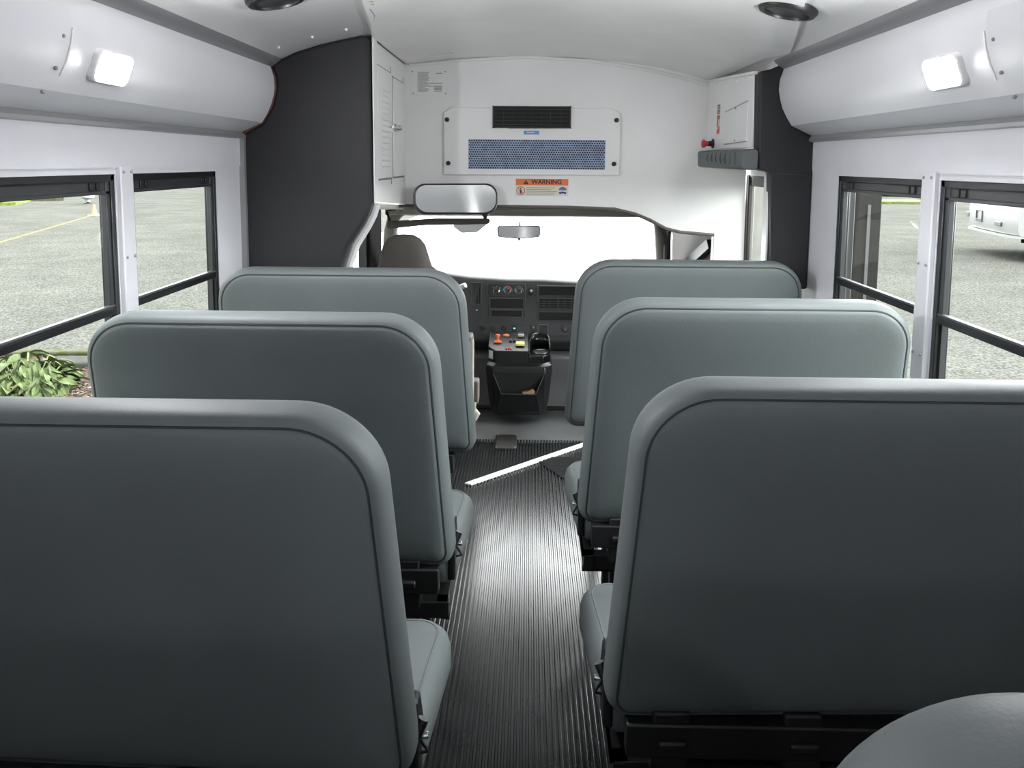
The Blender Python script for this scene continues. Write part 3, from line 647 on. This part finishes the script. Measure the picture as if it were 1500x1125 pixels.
v = dring(788.5, 847, 457, 470, .004, .005, DASHL, da, 'lower_tray'); dbox('recess', 789, 846, 457.5, 469.5, .001, VOID, v)
a0, b0 = dz(702, 490); a1, b1 = dz(841, 475); 
lp = MB().prism(fillet([(a0 + .03, b0), (a1 - .03, b0), (a1, b1), (a0 - .02, b1)], [.02, .02, .012, .012]), 'y', -.004, .004, DM).build('switch_strip', mat('strip_plastic', (.042, .042, .044), .4), da, bevel=.001)
for px, r in ((707, .013), (722, .014), (738.5, .0145)): dknob(px, 481, r, BLACK, lp, 'knob', .014)
dknob(828, 482, .016, DASHL, lp, 'knob', .02)
b = dbox('green_button', 750, 757, 477, 486, .006, BLACK, lp); dbox('indicator', 752, 755, 480, 482, .007, TEAL, b)
b = dbox('socket_panel', 776, 786, 476, 489, .0055, BLACK, lp)
dbox('socket', 780, 783, 478, 481, .007, GREYINK, b); dbox('socket', 780, 783, 484, 487, .007, VOID, b)
b = dring(789, 803, 475.5, 489, .002, .007, mat('outlet_edge', (.25, .25, .25), .4), lp, 'power_outlet_cover'); dbox('lid', 790, 802, 476, 488, .0055, BLACK, b)
dbox('switch', 696, 701, 452, 456, .004, BLACK, da); dbox('lamp', 697, 700, 453.5, 455, .006, PAPER, da)
# steering column, wheel and shifter
st = thing('steering_wheel', 'black steering column with pale shift lever behind the front left seat', 'steering wheel', (-.55, 4.2, .7))
MB().tube([(-.57, 4.39, .66), (-.57, 4.22, .74)], [.06, .05], 14).build('column', DASH, st)
rng = []
for k in range(32):
    t = 2 * PI * k / 32; rng.append((-.57 + .19 * math.cos(t), 4.18 - .19 * math.sin(t) * .42, .77 + .19 * math.sin(t) * .9 * .55 - .04))
MB().tube(rng, .014, 8, True).build('rim', BLACK, st)
for t in (.1, PI - .1): MB().tube([(-.57, 4.2, .735), (-.57 + .18 * math.cos(t), 4.18 - .18 * math.sin(t) * .42, .73 + .09 * math.sin(t))], .014, 8).build('spoke', BLACK, st)
MB().tube([(-.53, 4.24, .715), (-.42, 4.18, .742), (-.375, 4.16, .768)], [.010, .011, .011], 10).build('shift_lever', mat('lever_grey', (.45, .46, .45), .35), st)
MB().tube([(-.385, 4.165, .764), (-.318, 4.13, .798)], [.013, .014], 10).build('lever_grip', mat('lever_grip_grey', (.58, .58, .57), .3), st)

# engine cover behind console
ec = tag(MB().loft([[(-.62, 4.44, .0), (.62, 4.44, .0), (.62, 4.9, .0), (-.62, 4.9, .0)][::1], [(-.47, 4.47, .05), (.47, 4.47, .05), (.47, 4.9, .05), (-.47, 4.9, .05)], [(-.42, 4.44, .34), (.42, 4.44, .34), (.42, 4.9, .34), (-.42, 4.9, .34)], [(-.38, 4.48, .36), (.38, 4.48, .36), (.38, 4.9, .36), (-.38, 4.9, .36)]]).build('engine_cover', MATM, bevel=.03, seg=3, ang=50), 'grey engine cover behind the black centre console', 'engine cover')
MB().tube([(-.60, 4.41, .012), (-.30, 4.445, .03), (.30, 4.445, .03), (.60, 4.41, .012)], .012, 8).build('base_bead', RUBBER, ec)

# ------------------------------------------------------------------ centre console
cc = thing('centre_console', 'black floor console with cup holder, switches and open bin', 'console', (-.03, 4.2, .08))
X0, X1 = -.212, .152
base = lambda k, yf, yb, ch: [(X0 + k, yb), (X0 + k, yf + ch), (X0 + k + ch * .9, yf), (X1 - k - ch * .9, yf), (X1 - k, yf + ch), (X1 - k, yb)]
def lp_(k, yf, yb, ch, z): return [(x, y, z) for x, y in base(k, yf, yb, ch)]
lo = MB().loft([lp_(.035, 4.155, 4.395, .035, .080), lp_(.018, 4.15, 4.395, .04, .16), lp_(.0, 4.14, 4.395, .045, .335), lp_(.004, 4.145, 4.395, .045, .352), lp_(.016, 4.165, 4.395, .045, .366)])
lo.build('lower_body', BLACK, cc, bevel=.004, ang=30)
# upper housing: left control pod higher, right cup holder lower
XM = .02
up = MB()
pl = [(X0 + .014, 4.395), (X0 + .014, 4.22), (X0 + .055, 4.170), (XM, 4.166), (XM, 4.395)]
def zt(y): return .432 + (y - 4.17) * .26
up._add([(x, y, .36) for x, y in pl] + [(x, y, zt(y)) for x, y in pl], [tuple(range(5)), (9, 8, 7, 6, 5)] + [(i, (i + 1) % 5, 5 + (i + 1) % 5, 5 + i) for i in range(5)])
up.build('control_pod', BLACK, cc, bevel=.003)
cup = MB()
pr_ = [(XM, 4.395), (XM, 4.170), (X1 - .05, 4.170), (X1 - .012, 4.215), (X1 - .012, 4.395)]
cup.prism(pr_, 'z', .36, .405)
cup.build('cup_holder', GLOSSB, cc, bevel=.004)
ccx, ccy = .090, 4.275
MB().lathe([(.043, 0), (.043, .0015), (.038, .002)], TR(ccx, ccy, .4045), 24).build('cup_well', VOID, cc)
MB().tube([(ccx + .047 * math.cos(PI * k / 12), ccy + .047 * math.sin(PI * k / 12), .406) for k in range(24)], .003, 6, True).build('cup_rim', GLOSSB, cc)
MB().tube([(XM + .006, 4.19, .425), (XM + .004, 4.30, .46), (XM + .03, 4.375, .482), (.08, 4.39, .485), (X1 - .03, 4.38, .48), (X1 - .014, 4.36, .468), (X1 - .012, 4.26, .43)], .006, 8).build('cup_guard_rim', GLOSSB, cc)
q = MB(); q._add([(XM + .006, 4.19, .405), (XM + .004, 4.30, .405), (XM + .03, 4.375, .405), (.08, 4.39, .405), (X1 - .03, 4.38, .405), (X1 - .014, 4.36, .405), (X1 - .012, 4.26, .405),
                  (XM + .006, 4.19, .425), (XM + .004, 4.30, .46), (XM + .03, 4.375, .482), (.08, 4.39, .485), (X1 - .03, 4.38, .48), (X1 - .014, 4.36, .468), (X1 - .012, 4.26, .43)], [(i, i + 1, 8 + i, 7 + i) for i in range(6)])
q = q.build('cup_guard', GLOSSB, cc); md = q.modifiers.new('s', 'SOLIDIFY'); md.thickness = .004
MB().tube([(X0 + .018, 4.40, zt(4.40)), (X0 + .016, 4.22, zt(4.22)), (X0 + .056, 4.172, zt(4.17) + .001), (XM, 4.168, zt(4.168) + .001), (XM + .012, 4.168, .408), (X1 - .05, 4.170, .408)], .0028, 6).build('edge_highlight', DASHL, cc)
# bin
q = MB(); q.prism([(-.158, .100), (-.022 + .125, .100), (.112, .322), (-.172, .322)], 'y', 4.1375, 4.1385); q.build('bin_recess', VOID, cc)
q = MB()
q._add([(-.145, 4.118, .105), (.085, 4.118, .105), (.062, 4.098, .215), (-.122, 4.098, .215), (-.166, 4.138, .312), (.106, 4.138, .312), (-.166, 4.138, .105), (.106, 4.138, .105)],
       [(0, 1, 2, 3), (0, 3, 4, 6), (1, 7, 5, 2), (0, 6, 7, 1)])
q = q.build('bin_front', GLOSSB, cc, smooth=False); md = q.modifiers.new('s', 'SOLIDIFY'); md.thickness = .004
MB().tube([(-.166, 4.136, .312), (-.122, 4.097, .215), (.062, 4.097, .215), (.106, 4.136, .312)], .003, 6).build('bin_lip', DASHL, cc)
for x in (-.135, .075): MB().sphere((x, 4.164, .385), .005, n=6).build('screw', INK, cc)
MB().prism([(X0 + .0175, 4.2135), (X0 + .040, 4.186), (X0 + .0388, 4.185), (X0 + .0163, 4.2125)], 'z', .382, .428).build('side_label', PAPER, cc)
# switch gear: (x,y on pod)
q = MB(); q.lathe([(.016, 0), (.016, .006), (.008, .010), (.009, .024), (.014, .034), (.010, .042)], TR(-.150, 4.275, zt(4.275)), 14); q.build('orange_switch', ORANGE, cc, ang=60)
q = MB(); q.box(-.170, -.128, 4.25, 4.27, zt(4.26), zt(4.26) + .012); q.build('orange_lever', ORANGE, cc, bevel=.004)
MB().lathe([(.018, 0), (.017, .007), (.010, .010)], TR(-.105, 4.345, zt(4.345)), 16).build('orange_dial', mat('amber_lens', (.75, .26, .12), .35), cc)
MB().box(-.050, .0, 4.215, 4.275, zt(4.25) - .004, zt(4.25) + .012, ).build('yellow_tag', YELLOW, cc, bevel=.006)
MB().box(-.040, -.004, 4.32, 4.38, zt(4.35) - .004, zt(4.35) + .012).build('silver_latch', mat('satin_metal', (.5, .5, .48), .3, metal=.8), cc, bevel=.004)
q = MB()
for i in range(3): q.box(-.105 + i * .013, -.096 + i * .013, 4.187, 4.205, zt(4.195), zt(4.195) + .006)
q.build('red_switch', REDP, cc, bevel=.001)
q = MB()
for i in range(3): q.box(-.085 + i * .02, -.070 + i * .02, 4.27, 4.31, zt(4.29), zt(4.29) + .008)
q.build('rocker_switch', DASHL, cc, bevel=.002)
dl = tag(MB().prism([(-.01, .222), (.02, .228), (.045, .240), (.06, .225), (.05, .212), (.0, .212)], 'y', 4.103, 4.125).build('dry_leaf', DRYLEAF), 'scrap of dry brown litter in the console bin', 'litter')

# ------------------------------------------------------------------ driver seat
dr = thing('driver_seat', 'grey brown driver seat with a tapered headrest', 'driver seat', (-.55, 3.6, 0))
rings = []
def sup(xc, yc, a, b, z, n=22, e=2.8):
    out = []
    for k in range(n):
        t = 2 * PI * k / n; c, s_ = math.cos(t), math.sin(t)
        out.append((xc + a * math.copysign(abs(c) ** (2 / e), c), yc + b * math.copysign(abs(s_) ** (2 / e), s_), z))
    return out
for z, a, y, b in ((.42, .24, 3.70, .08), (.50, .25, 3.69, .085), (.70, .25, 3.66, .08), (.86, .225, 3.62, .07), (.93, .17, 3.60, .06), (.97, .125, 3.59, .055), (1.02, .112, 3.575, .052), (1.07, .098, 3.565, .05), (1.10, .075, 3.56, .042), (1.117, .045, 3.56, .028), (1.12, .02, 3.56, .012)):
    rings.append(sup(-.553, y, a, b, z))
MB().loft(rings).build('backrest', TAUPE, dr, ang=60)
MB().loft([sup(-.553, 3.93, .23, .24, .27), sup(-.553, 3.93, .25, .26, .30), sup(-.553, 3.93, .25, .26, .40), sup(-.553, 3.93, .22, .23, .44)]).build('seat_cushion', TAUPE, dr, ang=60)
MB().box(-.78, -.49, 3.75, 4.1, .0, .28).build('pedestal', LEGM, dr)
ar = MB().prism(fillet([(3.46, .30), (3.60, .30), (3.62, .64), (3.58, .663), (3.47, .663)], [.02, .02, .02, .02, .02]), 'x', -.282, -.236).build('armrest', TAUPE, dr, bevel=.008)
MB().prism(fillet([(3.455, .33), (3.50, .33), (3.52, .63), (3.47, .668)], [.01, .01, .015, .015]), 'x', -.262, -.228).build('armrest_side', TAUPEL, dr, bevel=.006)
MB().prism(fillet([(3.50, .345), (3.60, .345), (3.60, .445), (3.50, .452)], [.01] * 4), 'x', -.245, -.208).build('buckle_cover', TAUPE, dr, bevel=.006)
MB().tube([(-.225, 3.48, .36), (-.232, 3.48, .30), (-.240, 3.48, .24), (-.238, 3.48, .215)], [.010, .012, .010, .008], 8).build('belt_strap', TAUPEL, dr)
MB().tube([(-.228, 3.50, .33), (-.210, 3.50, .30), (-.222, 3.50, .27)], [.006, .012, .006], 8).build('belt_stub', mat('ivory_belt', (.62, .60, .54), .6), dr)

# ------------------------------------------------------------------ passenger bench seats
TL = .205
def make_seat(s, label, barrier=False):
    """s=-1: left side of the aisle, +1: right side. Local y=0 at the top rear edge."""
    r = thing('crash_barrier', label, 'barrier', (0, 0, 0), 'grey padded crash barriers') if barrier else thing('bench_seat', label, 'bench seat', (0, 0, 0), 'grey passenger bench seats')
    P = [(-1.032, .455), (-.160, .455), (-.197, 1.10), (-1.012, 1.10)]; R = [.045, .05, .135, .125]
    if s > 0: P = [(-x, z) for x, z in P[::-1]]; P = [P[2], P[3], P[0], P[1]]; P = [(.160, .455), (1.032, .455), (1.012, 1.10), (.197, 1.10)]; R = [.05, .045, .125, .135]
    def ring(ins, d, dzz=0):
        out = []
        for x, z in fillet(P, R, ins, 13):
            ax = abs(x); k = max(0, min(1, (.33 - ax) / .05)) * max(0, min(1, (.62 - z) / .15)); k = k * k * (3 - 2 * k)
            z2 = z - .022 * k
            wav = .003 * math.sin(ax * 9 + z * 7) if ins > .03 else 0
            out.append((x, d + wav + (1.10 - z) * TL, z2 + dzz))
        return out
    st = [(.26, -.003), (.20, -.005), (.14, -.006), (.09, -.005), (.055, -.003), (.032, .001), (.023, .0045), (.0205, .0085), (.018, .0060), (.012, .0095), (.006, .017), (.002, .028), (.0, .046), (.0, .066), (.003, .086), (.012, .100), (.03, .109), (.07, .115), (.16, .118), (.26, .118)]
    bo = MB().loft([ring(i, d) for i, d in st]).build('backrest', VINYL, r, ang=60)
    MB().tube(ring(.0208, .0062), .0015, 6, True).build('seam_piping', PIPE, bo)
    if barrier:
        f = MB(); f.box(*(sorted((s * .24, s * 1.0))), .145, .18, .36, .43); f.build('frame', LEGM, r, bevel=.004)
        for x in (.28, .97):
            l = MB(); l.box(*(sorted((s * (x - .02), s * (x + .02)))), .145, .185, .018, .40); l.box(*(sorted((s * (x - .045), s * (x + .045)))), .12, .21, .007, .02)
            l.build('leg', LEGM, r, bevel=.003)
        return r
    # cushion
    xa, xb = (-1.03, -.142) if s < 0 else (.142, 1.03)
    Q = [(xa, .20), (xb, .20), (xb, .605), (xa, .605)]; QR = [.03, .03, .075, .05] if s < 0 else [.03, .03, .05, .075]
    def cr_(ins, z): return [(x if abs(x) > .4 else x + s * .035 * (1 - min(1, max(0, (y - .13) / .40))), y, z + .012 * math.sin(min(1, max(0, (y - .13) / .47)) * PI * .55)) for x, y in fillet(Q, QR, ins)]
    cu = MB().loft([cr_(.014, .350), cr_(.0, .365), cr_(0, .405), cr_(.006, .425), cr_(.022, .440), (cr_(.028, .4395)), cr_(.036, .442), cr_(.08, .448), cr_(.15, .452)]).build('seat_cushion', VINYL, r, ang=60)
    q = MB(); q.tube([p_ for p_ in cr_(.028, .4402)], .0014, 6, True); q.build('seam_piping', VINYL, cu)
    # frame
    f = MB(); f.box(*(sorted((s * .18, s * 1.02))), .16, .20, .29, .335); f.box(*(sorted((s * .18, s * 1.02))), .55, .585, .29, .335)
    f.box(*(sorted((s * .18, s * .215))), .16, .585, .29, .335); f.box(*(sorted((s * .99, s * 1.02))), .16, .585, .29, .335)
    f.box(*(sorted((s * .20, s * 1.0))), .115, .15, .38, .445)
    f.build('frame', LEGM, r, bevel=.004)
    for x in (.282, .518):
        b = MB(); b.box(*(sorted((s * (x - .034), s * (x + .034)))), .120, .20, .335, .465); b.box(*(sorted((s * (x - .026), s * (x + .026)))), .105, .125, .40, .418)
        b.build('bracket', LEGM, r, bevel=.005)
    for y in (.30, .52):
        l = MB(); l.box(*(sorted((s * .27, s * .31))), y - .02, y + .02, .018, .30); l.box(*(sorted((s * .245, s * .335))), y - .04, y + .04, .007, .02)
        l.build('leg', LEGM, r, bevel=.003)
    l = MB(); l.box(*(sorted((s * .985, s * 1.025))), .2, .55, .0, .30); l.build('wall_leg', LEGM, r, bevel=.003)
    h = MB().prism([(.20, .37), (.285, .37), (.278, .46), (.238, .535), (.20, .535)], 'x', *sorted((s * .166, s * .186))).build('hinge_cover', LEGM, r, bevel=.006)
    k = MB(); k.tube([(s * .178, .205, .45), (s * .166, .210, .478), (s * .158, .216, .496)], [.008, .010, .010], 10)
    bk_ = k.build('belt_buckle', BLACK, r); MB().box(*(sorted((s * .150, s * .170))), .214, .226, .458, .466).build('buckle_tongue', CHROME, bk_, bevel=.002)
    MB().tube([(s * .168, .215, .462), (s * .156, .220, .440), (s * .152, .225, .428), (s * .166, .226, .424)], .0028, 6).build('belt_strap', BLACK, r)
    return r
bl = make_seat(-1, 'front left grey padded barrier, just behind the driver seat', True); bl.location = (0, 2.505, 0)
sl = make_seat(-1, 'middle left grey bench seat by the pillar between the two left windows'); sl.location = (0, 1.728, 0)
dup(sl, (0, 1.040, 0), 'nearest left grey bench seat, the biggest on that side')
dup(sl, (0, .29, 0), 'added unseen grey bench seat shading the biggest one on the left')  # out of view, added to shade the lower backrest ahead of it
br = make_seat(1, 'front right grey padded barrier, against the dark panel by the entry door', True); br.location = (0, 2.800, 0)
sr = make_seat(1, 'middle right grey bench seat by the pillar between the two right windows'); sr.location = (0, 1.980, 0)
dup(sr, (0, 1.203, 0), 'large right grey bench seat, second nearest on that side')
dup(sr, (.028, .412, 0), 'nearest right grey bench seat, only its rounded top corner showing at the bottom edge')

# ------------------------------------------------------------------ ceiling speakers
def speaker(x, y, label):
    sp = thing('ceiling_speaker', label, 'speaker', (x, y, ceilz(x)), 'black ceiling speakers')
    sl_ = (ceilz(abs(x) + .05) - ceilz(abs(x) - .05)) / .1 * (1 if x > 0 else -1)
    K = TR(x, y, ceilz(x) - .004, PI, math.atan(sl_) * -1 if False else 0) 
    K = Matrix.Translation((x, y, ceilz(x) - .002)) @ Matrix.Rotation(-math.atan(sl_), 4, 'Y') @ Matrix.Rotation(PI, 4, 'X')
    MB().lathe([(.083, -.02), (.083, .006), (.076, .016), (.062, .018), (.060, .010)], K, 32).build('rim', BLACK, sp)
    MB().lathe([(.063, .004), (.060, .012), (.03, .015), (.005, .016)], K, 32).build('grille', SASHM, sp)
speaker(-.685, 2.20, 'black round speaker in the ceiling above the left padded panel')
speaker(.735, 2.27, 'black round speaker in the ceiling on the entry door side')

# ------------------------------------------------------------------ outside
G = -.75
struct(MB().box(-140, 140, -60, 220, G - .3, G).build('ground', ASPHALT), 'grey asphalt parking lot outside the windows', 'ground')
struct(MB().box(-4.5, 4.5, 10.5, 48, G, G + .012).build('ground_glare', GLAREGROUND), 'ground ahead of the windscreen with glare put into its pale colour', 'ground')  # added slab, pale so the view through the windscreen burns out white
def strip(a, b, w, name, m, label, cat, z=.006):
    A, B = Vector(a), Vector(b); d = (B - A).normalized(); n_ = Vector((-d.y, d.x)) * w / 2
    return struct(MB().prism([tuple(A - n_), tuple(B - n_), tuple(B + n_), tuple(A + n_)], 'z', G, G + z).build(name, m), label, cat)
strip((-11.5, 12.6), (-17.6, 31.8), .12, 'road_line', LINEM, 'long pale yellow painted line on the asphalt', 'road marking')
# planting bed on the left
struct(MB().prism([(-10, 4.0), (-2.6, 4.0), (-3.0, 8.5), (-10, 8.05)], 'z', G, G + .05).build('ground_bed', MULCH), 'brown bark mulch bed by the left windows', 'planting bed')
struct(MB().prism([(-10, 8.05), (-3.0, 8.5), (-3.0, 8.68), (-10, 8.22)], 'z', G, G + .09).build('kerb', KERB, bevel=.02), 'low mossy kerb along the mulch bed', 'kerb')
tag(MB().prism(fillet([(-5.35, 7.72), (-4.35, 7.95), (-4.15, 8.22), (-5.0, 8.18)], [.08] * 4), 'z', G + .03, G + .10).build('edging_stone', STONE, bevel=.02), 'flat pale stone slab lying on the bark mulch', 'stone')
ch = MB()
for i in range(900):
    x, y = random.uniform(-6.4, -3.2), random.uniform(6.0, 8.1)
    while x < -4.25 and y < 7.65 or (-5.4 < x < -4.1 and y > 7.65): x, y = random.uniform(-6.4, -3.2), random.uniform(6.0, 8.1)
    a = random.uniform(0, PI); L, w_ = random.uniform(.02, .06), random.uniform(.008, .02)
    K = TR(x, y, G + .055, random.uniform(-.3, .3), random.uniform(-.3, .3), a); ch.box(-L / 2, L / 2, -w_ / 2, w_ / 2, 0, .006, K)
tag(ch.build('mulch_chips', mat('bark_chip', (.075, .053, .040), .9, var=.5, vscale=20), smooth=False), 'loose bark chips scattered over the planting bed', 'mulch', kind='stuff')
def plant(name, x, y, r, h, n, m, label, seed):
    rnd = random.Random(seed); t = thing(name, label, 'plant', (x, y, G + .03), 'leafy plants in the mulch bed')
    lv = MB(); stm = MB()
    for i in range(n):
        a = rnd.uniform(0, 2 * PI); q = r * math.sqrt(rnd.random()); bx_, by_ = x + q * math.cos(a), y + q * math.sin(a); z = G + .05 + h * (1 - (q / r) ** 2 * .7) * rnd.uniform(.35, 1)
        L = rnd.uniform(.12, .20); w_ = L * rnd.uniform(.17, .25); pit = rnd.uniform(-.1, .9); yaw = a + rnd.uniform(-.9, .9)
        K = TR(bx_, by_, z, rnd.uniform(-.5, .5), pit, yaw)
        pts = []
        for (u, v, dr_) in ((0, .12, 0), (.25, .85, .015), (.5, 1, .01), (.78, .62, -.02), (1, .05, -.06)):
            pts += [(u * L, -v * w_, dr_ * L * 3 + .012), (u * L, 0, dr_ * L * 3), (u * L, v * w_, dr_ * L * 3 + .012)]
        lv._add(pts, [(k * 3 + j, k * 3 + j + 1, k * 3 + j + 4, k * 3 + j + 3) for k in range(4) for j in range(2)], K)
        if i % 5 == 0: stm.tube([(x + q * .4 * math.cos(a), y + q * .4 * math.sin(a), G + .03), (bx_, by_, z)], .006, 5)
    lv.build('leaves', m, t); stm.build('stem', mat('stem_green', (.18, .22, .08), .7), t)
plant('leafy_plant', -5.85, 7.15, .58, .42, 420, LEAFA, 'broad green leafy plant at the left edge of the mulch bed', 1)
plant('leafy_plant', -4.70, 7.05, .44, .36, 320, LEAFB, 'paler drooping leafy plant nearest the bare mulch', 2)
tag(MB().prism([(-4.72, 6.72), (-4.6, 6.70), (-4.52, 6.78), (-4.6, 6.86), (-4.72, 6.82)], 'z', G + .17, G + .18).build('fallen_leaf', DRYLEAF), 'rust brown fallen leaf at the foot of the plants', 'leaf')
# far left island with grass and kerb
struct(MB().prism([(-33, 33.6), (-24.5, 37.0), (-26.0, 40.5), (-36, 40)], 'z', G, G + .14).build('ground_island', GRASSM), 'strip of bright grass far off on the left', 'grass')
struct(MB().prism([(-33, 37.2), (-24.8, 41.4), (-25.3, 42.0), (-34, 38.2)], 'z', G, G + .34).build('kerb_far', KERB), 'grey kerb behind the far grass strip', 'kerb')
pb2 = thing('marker_post', 'white rounded marker standing far off beyond the rear left window', 'marker', (-21.9, 38.6, G))
MB().lathe([(.10, 0), (.12, .1), (.30, .22), (.34, .45), (.28, .65), (.12, .75)], TR(-21.9, 38.6, G + .10), 18).build('cover', COACHW, pb2)
MB().lathe([(.18, 0), (.18, .03), (.06, .06), (.05, .2)], TR(-21.9, 38.6, G), 12).build('base', STONE, pb2)
tc = thing('traffic_cone', 'small orange traffic cone beside the yellow painted line', 'traffic cone', (-17.05, 30.45, G))
MB().lathe([(.13, .02), (.11, .08), (.04, .42), (.025, .43)], TR(-17.05, 30.45, G), 16).build('cone', mat('faded_orange', (.40, .17, .08), .6), tc)
MB().box(-17.23, -16.87, 30.27, 30.63, G, G + .03).build('base', COACHW, tc, bevel=.01)
tag(MB().prism([(14.0, 44), (23, 45), (23, 47.5), (14, 46.5)], 'z', G, G + .15).build('lawn', GRASSM), 'bright strip of grass beyond the right windows', 'grass', kind='stuff')
hg = MB(); rnd = random.Random(5)
for i in range(60):
    hg.sphere((rnd.uniform(21.5, 34), rnd.uniform(55, 60), G + rnd.uniform(.2, 1.0)), rnd.uniform(.4, .9), n=6)
tag(hg.build('hedge', HEDGEM, ang=180), 'dark green hedge far beyond the front right window', 'hedge')
# coach: end face line A->B, body behind (+x)
A = Vector((11.7, 21.3, 0)); ang = math.atan2(-3.6, -.75)
K = Matrix.Translation((11.7, 21.3, G)) @ Matrix.Rotation(ang, 4, 'Z')       # local x along the face (left to right), local y to the body
coa = thing('coach', 'white coach parked beyond the rear right window', 'coach', (12.5, 19.5, G))
def face(x): return .10 * ((x - 1.6) / 1.6) ** 4 + (.9 * max(0, (.28 - x) / .28) ** 2)
def cring(z, off):
    xs_ = [0.0, .06, .14, .28, .5, 1, 1.6, 2.2, 2.8, 3.3]
    return [(x, face(x) + off, z) for x in xs_] + [(3.3, 7, z), (0, 7, z)]
MB().loft([cring(.56, .16), cring(.62, .04), cring(.75, 0), cring(1.12, -.01), cring(1.27, .02), cring(1.29, .06), cring(1.75, .12), cring(3.2, .3)], True, K).build('body', COACHW, coa, ang=40)
MB().loft([[(x, face(x) - .02, z) for x in (.03, .1, .28, .5, 1, 1.6, 2.2, 2.8, 3.3)] + [(x, face(x) + .2, z) for x in (3.3, 2.8, 2.2, 1.6, 1, .5, .28, .1, .03)] for z in (.545, .60)], True, K).build('bumper_lip', COACHW, coa)
q = MB()
for b in ((1.0, 1.42, .80, .82), (1.0, 1.42, 1.06, 1.08), (1.0, 1.02, .80, 1.08), (1.40, 1.42, .80, 1.08)): q.box(b[0], b[1], -.035, .02, b[2], b[3], K)
q.build('plate_frame', COACHG, coa); q = MB()
for i in range(6): q.box(1.04 + i * .06, 1.07 + i * .06, -.037, .0, .835, .865, K)
q.build('plate_text', GREYINK, coa)
MB().box(.10, .30, .02, .3, .86, .98, K).build('reflector', COACHG, coa, bevel=.01)
MB().box(2.25, 2.65, -.02, .1, .78, .88, K).build('fog_lamp', COACHG, coa, bevel=.01)
MB().box(2.3, 2.9, -.02, .2, 1.36, 1.56, K).build('headlamp', COACHG, coa, bevel=.02)
MB().box(.3, 3.3, 1.3, 7, .2, .56, K).build('underbody', mat('underbody_shade', (.004, .004, .004), .9, spec=.0), coa)  # near-black colour stands in for the shade under the coach
for (x, y) in ((.45, 2.2), (2.85, 2.2), (.45, 5.8), (2.85, 5.8)): MB().lathe([(.3, -.14), (.5, -.14), (.5, .14), (.3, .14)], K @ TR(x, y, .5, 0, PI / 2), 24).build('wheel', BLACK, coa)

# ------------------------------------------------------------------ light
wd = bpy.data.worlds.new('World'); bpy.context.scene.world = wd; wd.use_nodes = True
nt = wd.node_tree; bg = nt.nodes['Background']
bg.inputs['Color'].default_value = (.98, .985, 1.0, 1); 
# overcast sky, brighter towards the front where the sun sits behind the cloud
tcw = nt.nodes.new('ShaderNodeTexCoord'); dp = nt.nodes.new('ShaderNodeVectorMath'); dp.operation = 'DOT_PRODUCT'; dp.inputs[1].default_value = nrm((.72, .42, .50))
mr = nt.nodes.new('ShaderNodeMapRange'); mr.interpolation_type = 'SMOOTHSTEP'; mr.inputs['From Min'].default_value = -.1; mr.inputs['From Max'].default_value = 1; mr.inputs['To Min'].default_value = .9; mr.inputs['To Max'].default_value = 5.0
nt.links.new(tcw.outputs['Generated'], dp.inputs[0]); nt.links.new(dp.outputs['Value'], mr.inputs['Value']); nt.links.new(mr.outputs['Result'], bg.inputs['Strength'])
vs = bpy.context.scene.view_settings
vs.view_transform = 'Standard'; vs.look = 'None'; vs.exposure = 2.2; vs.gamma = 1; vs.use_curve_mapping = False
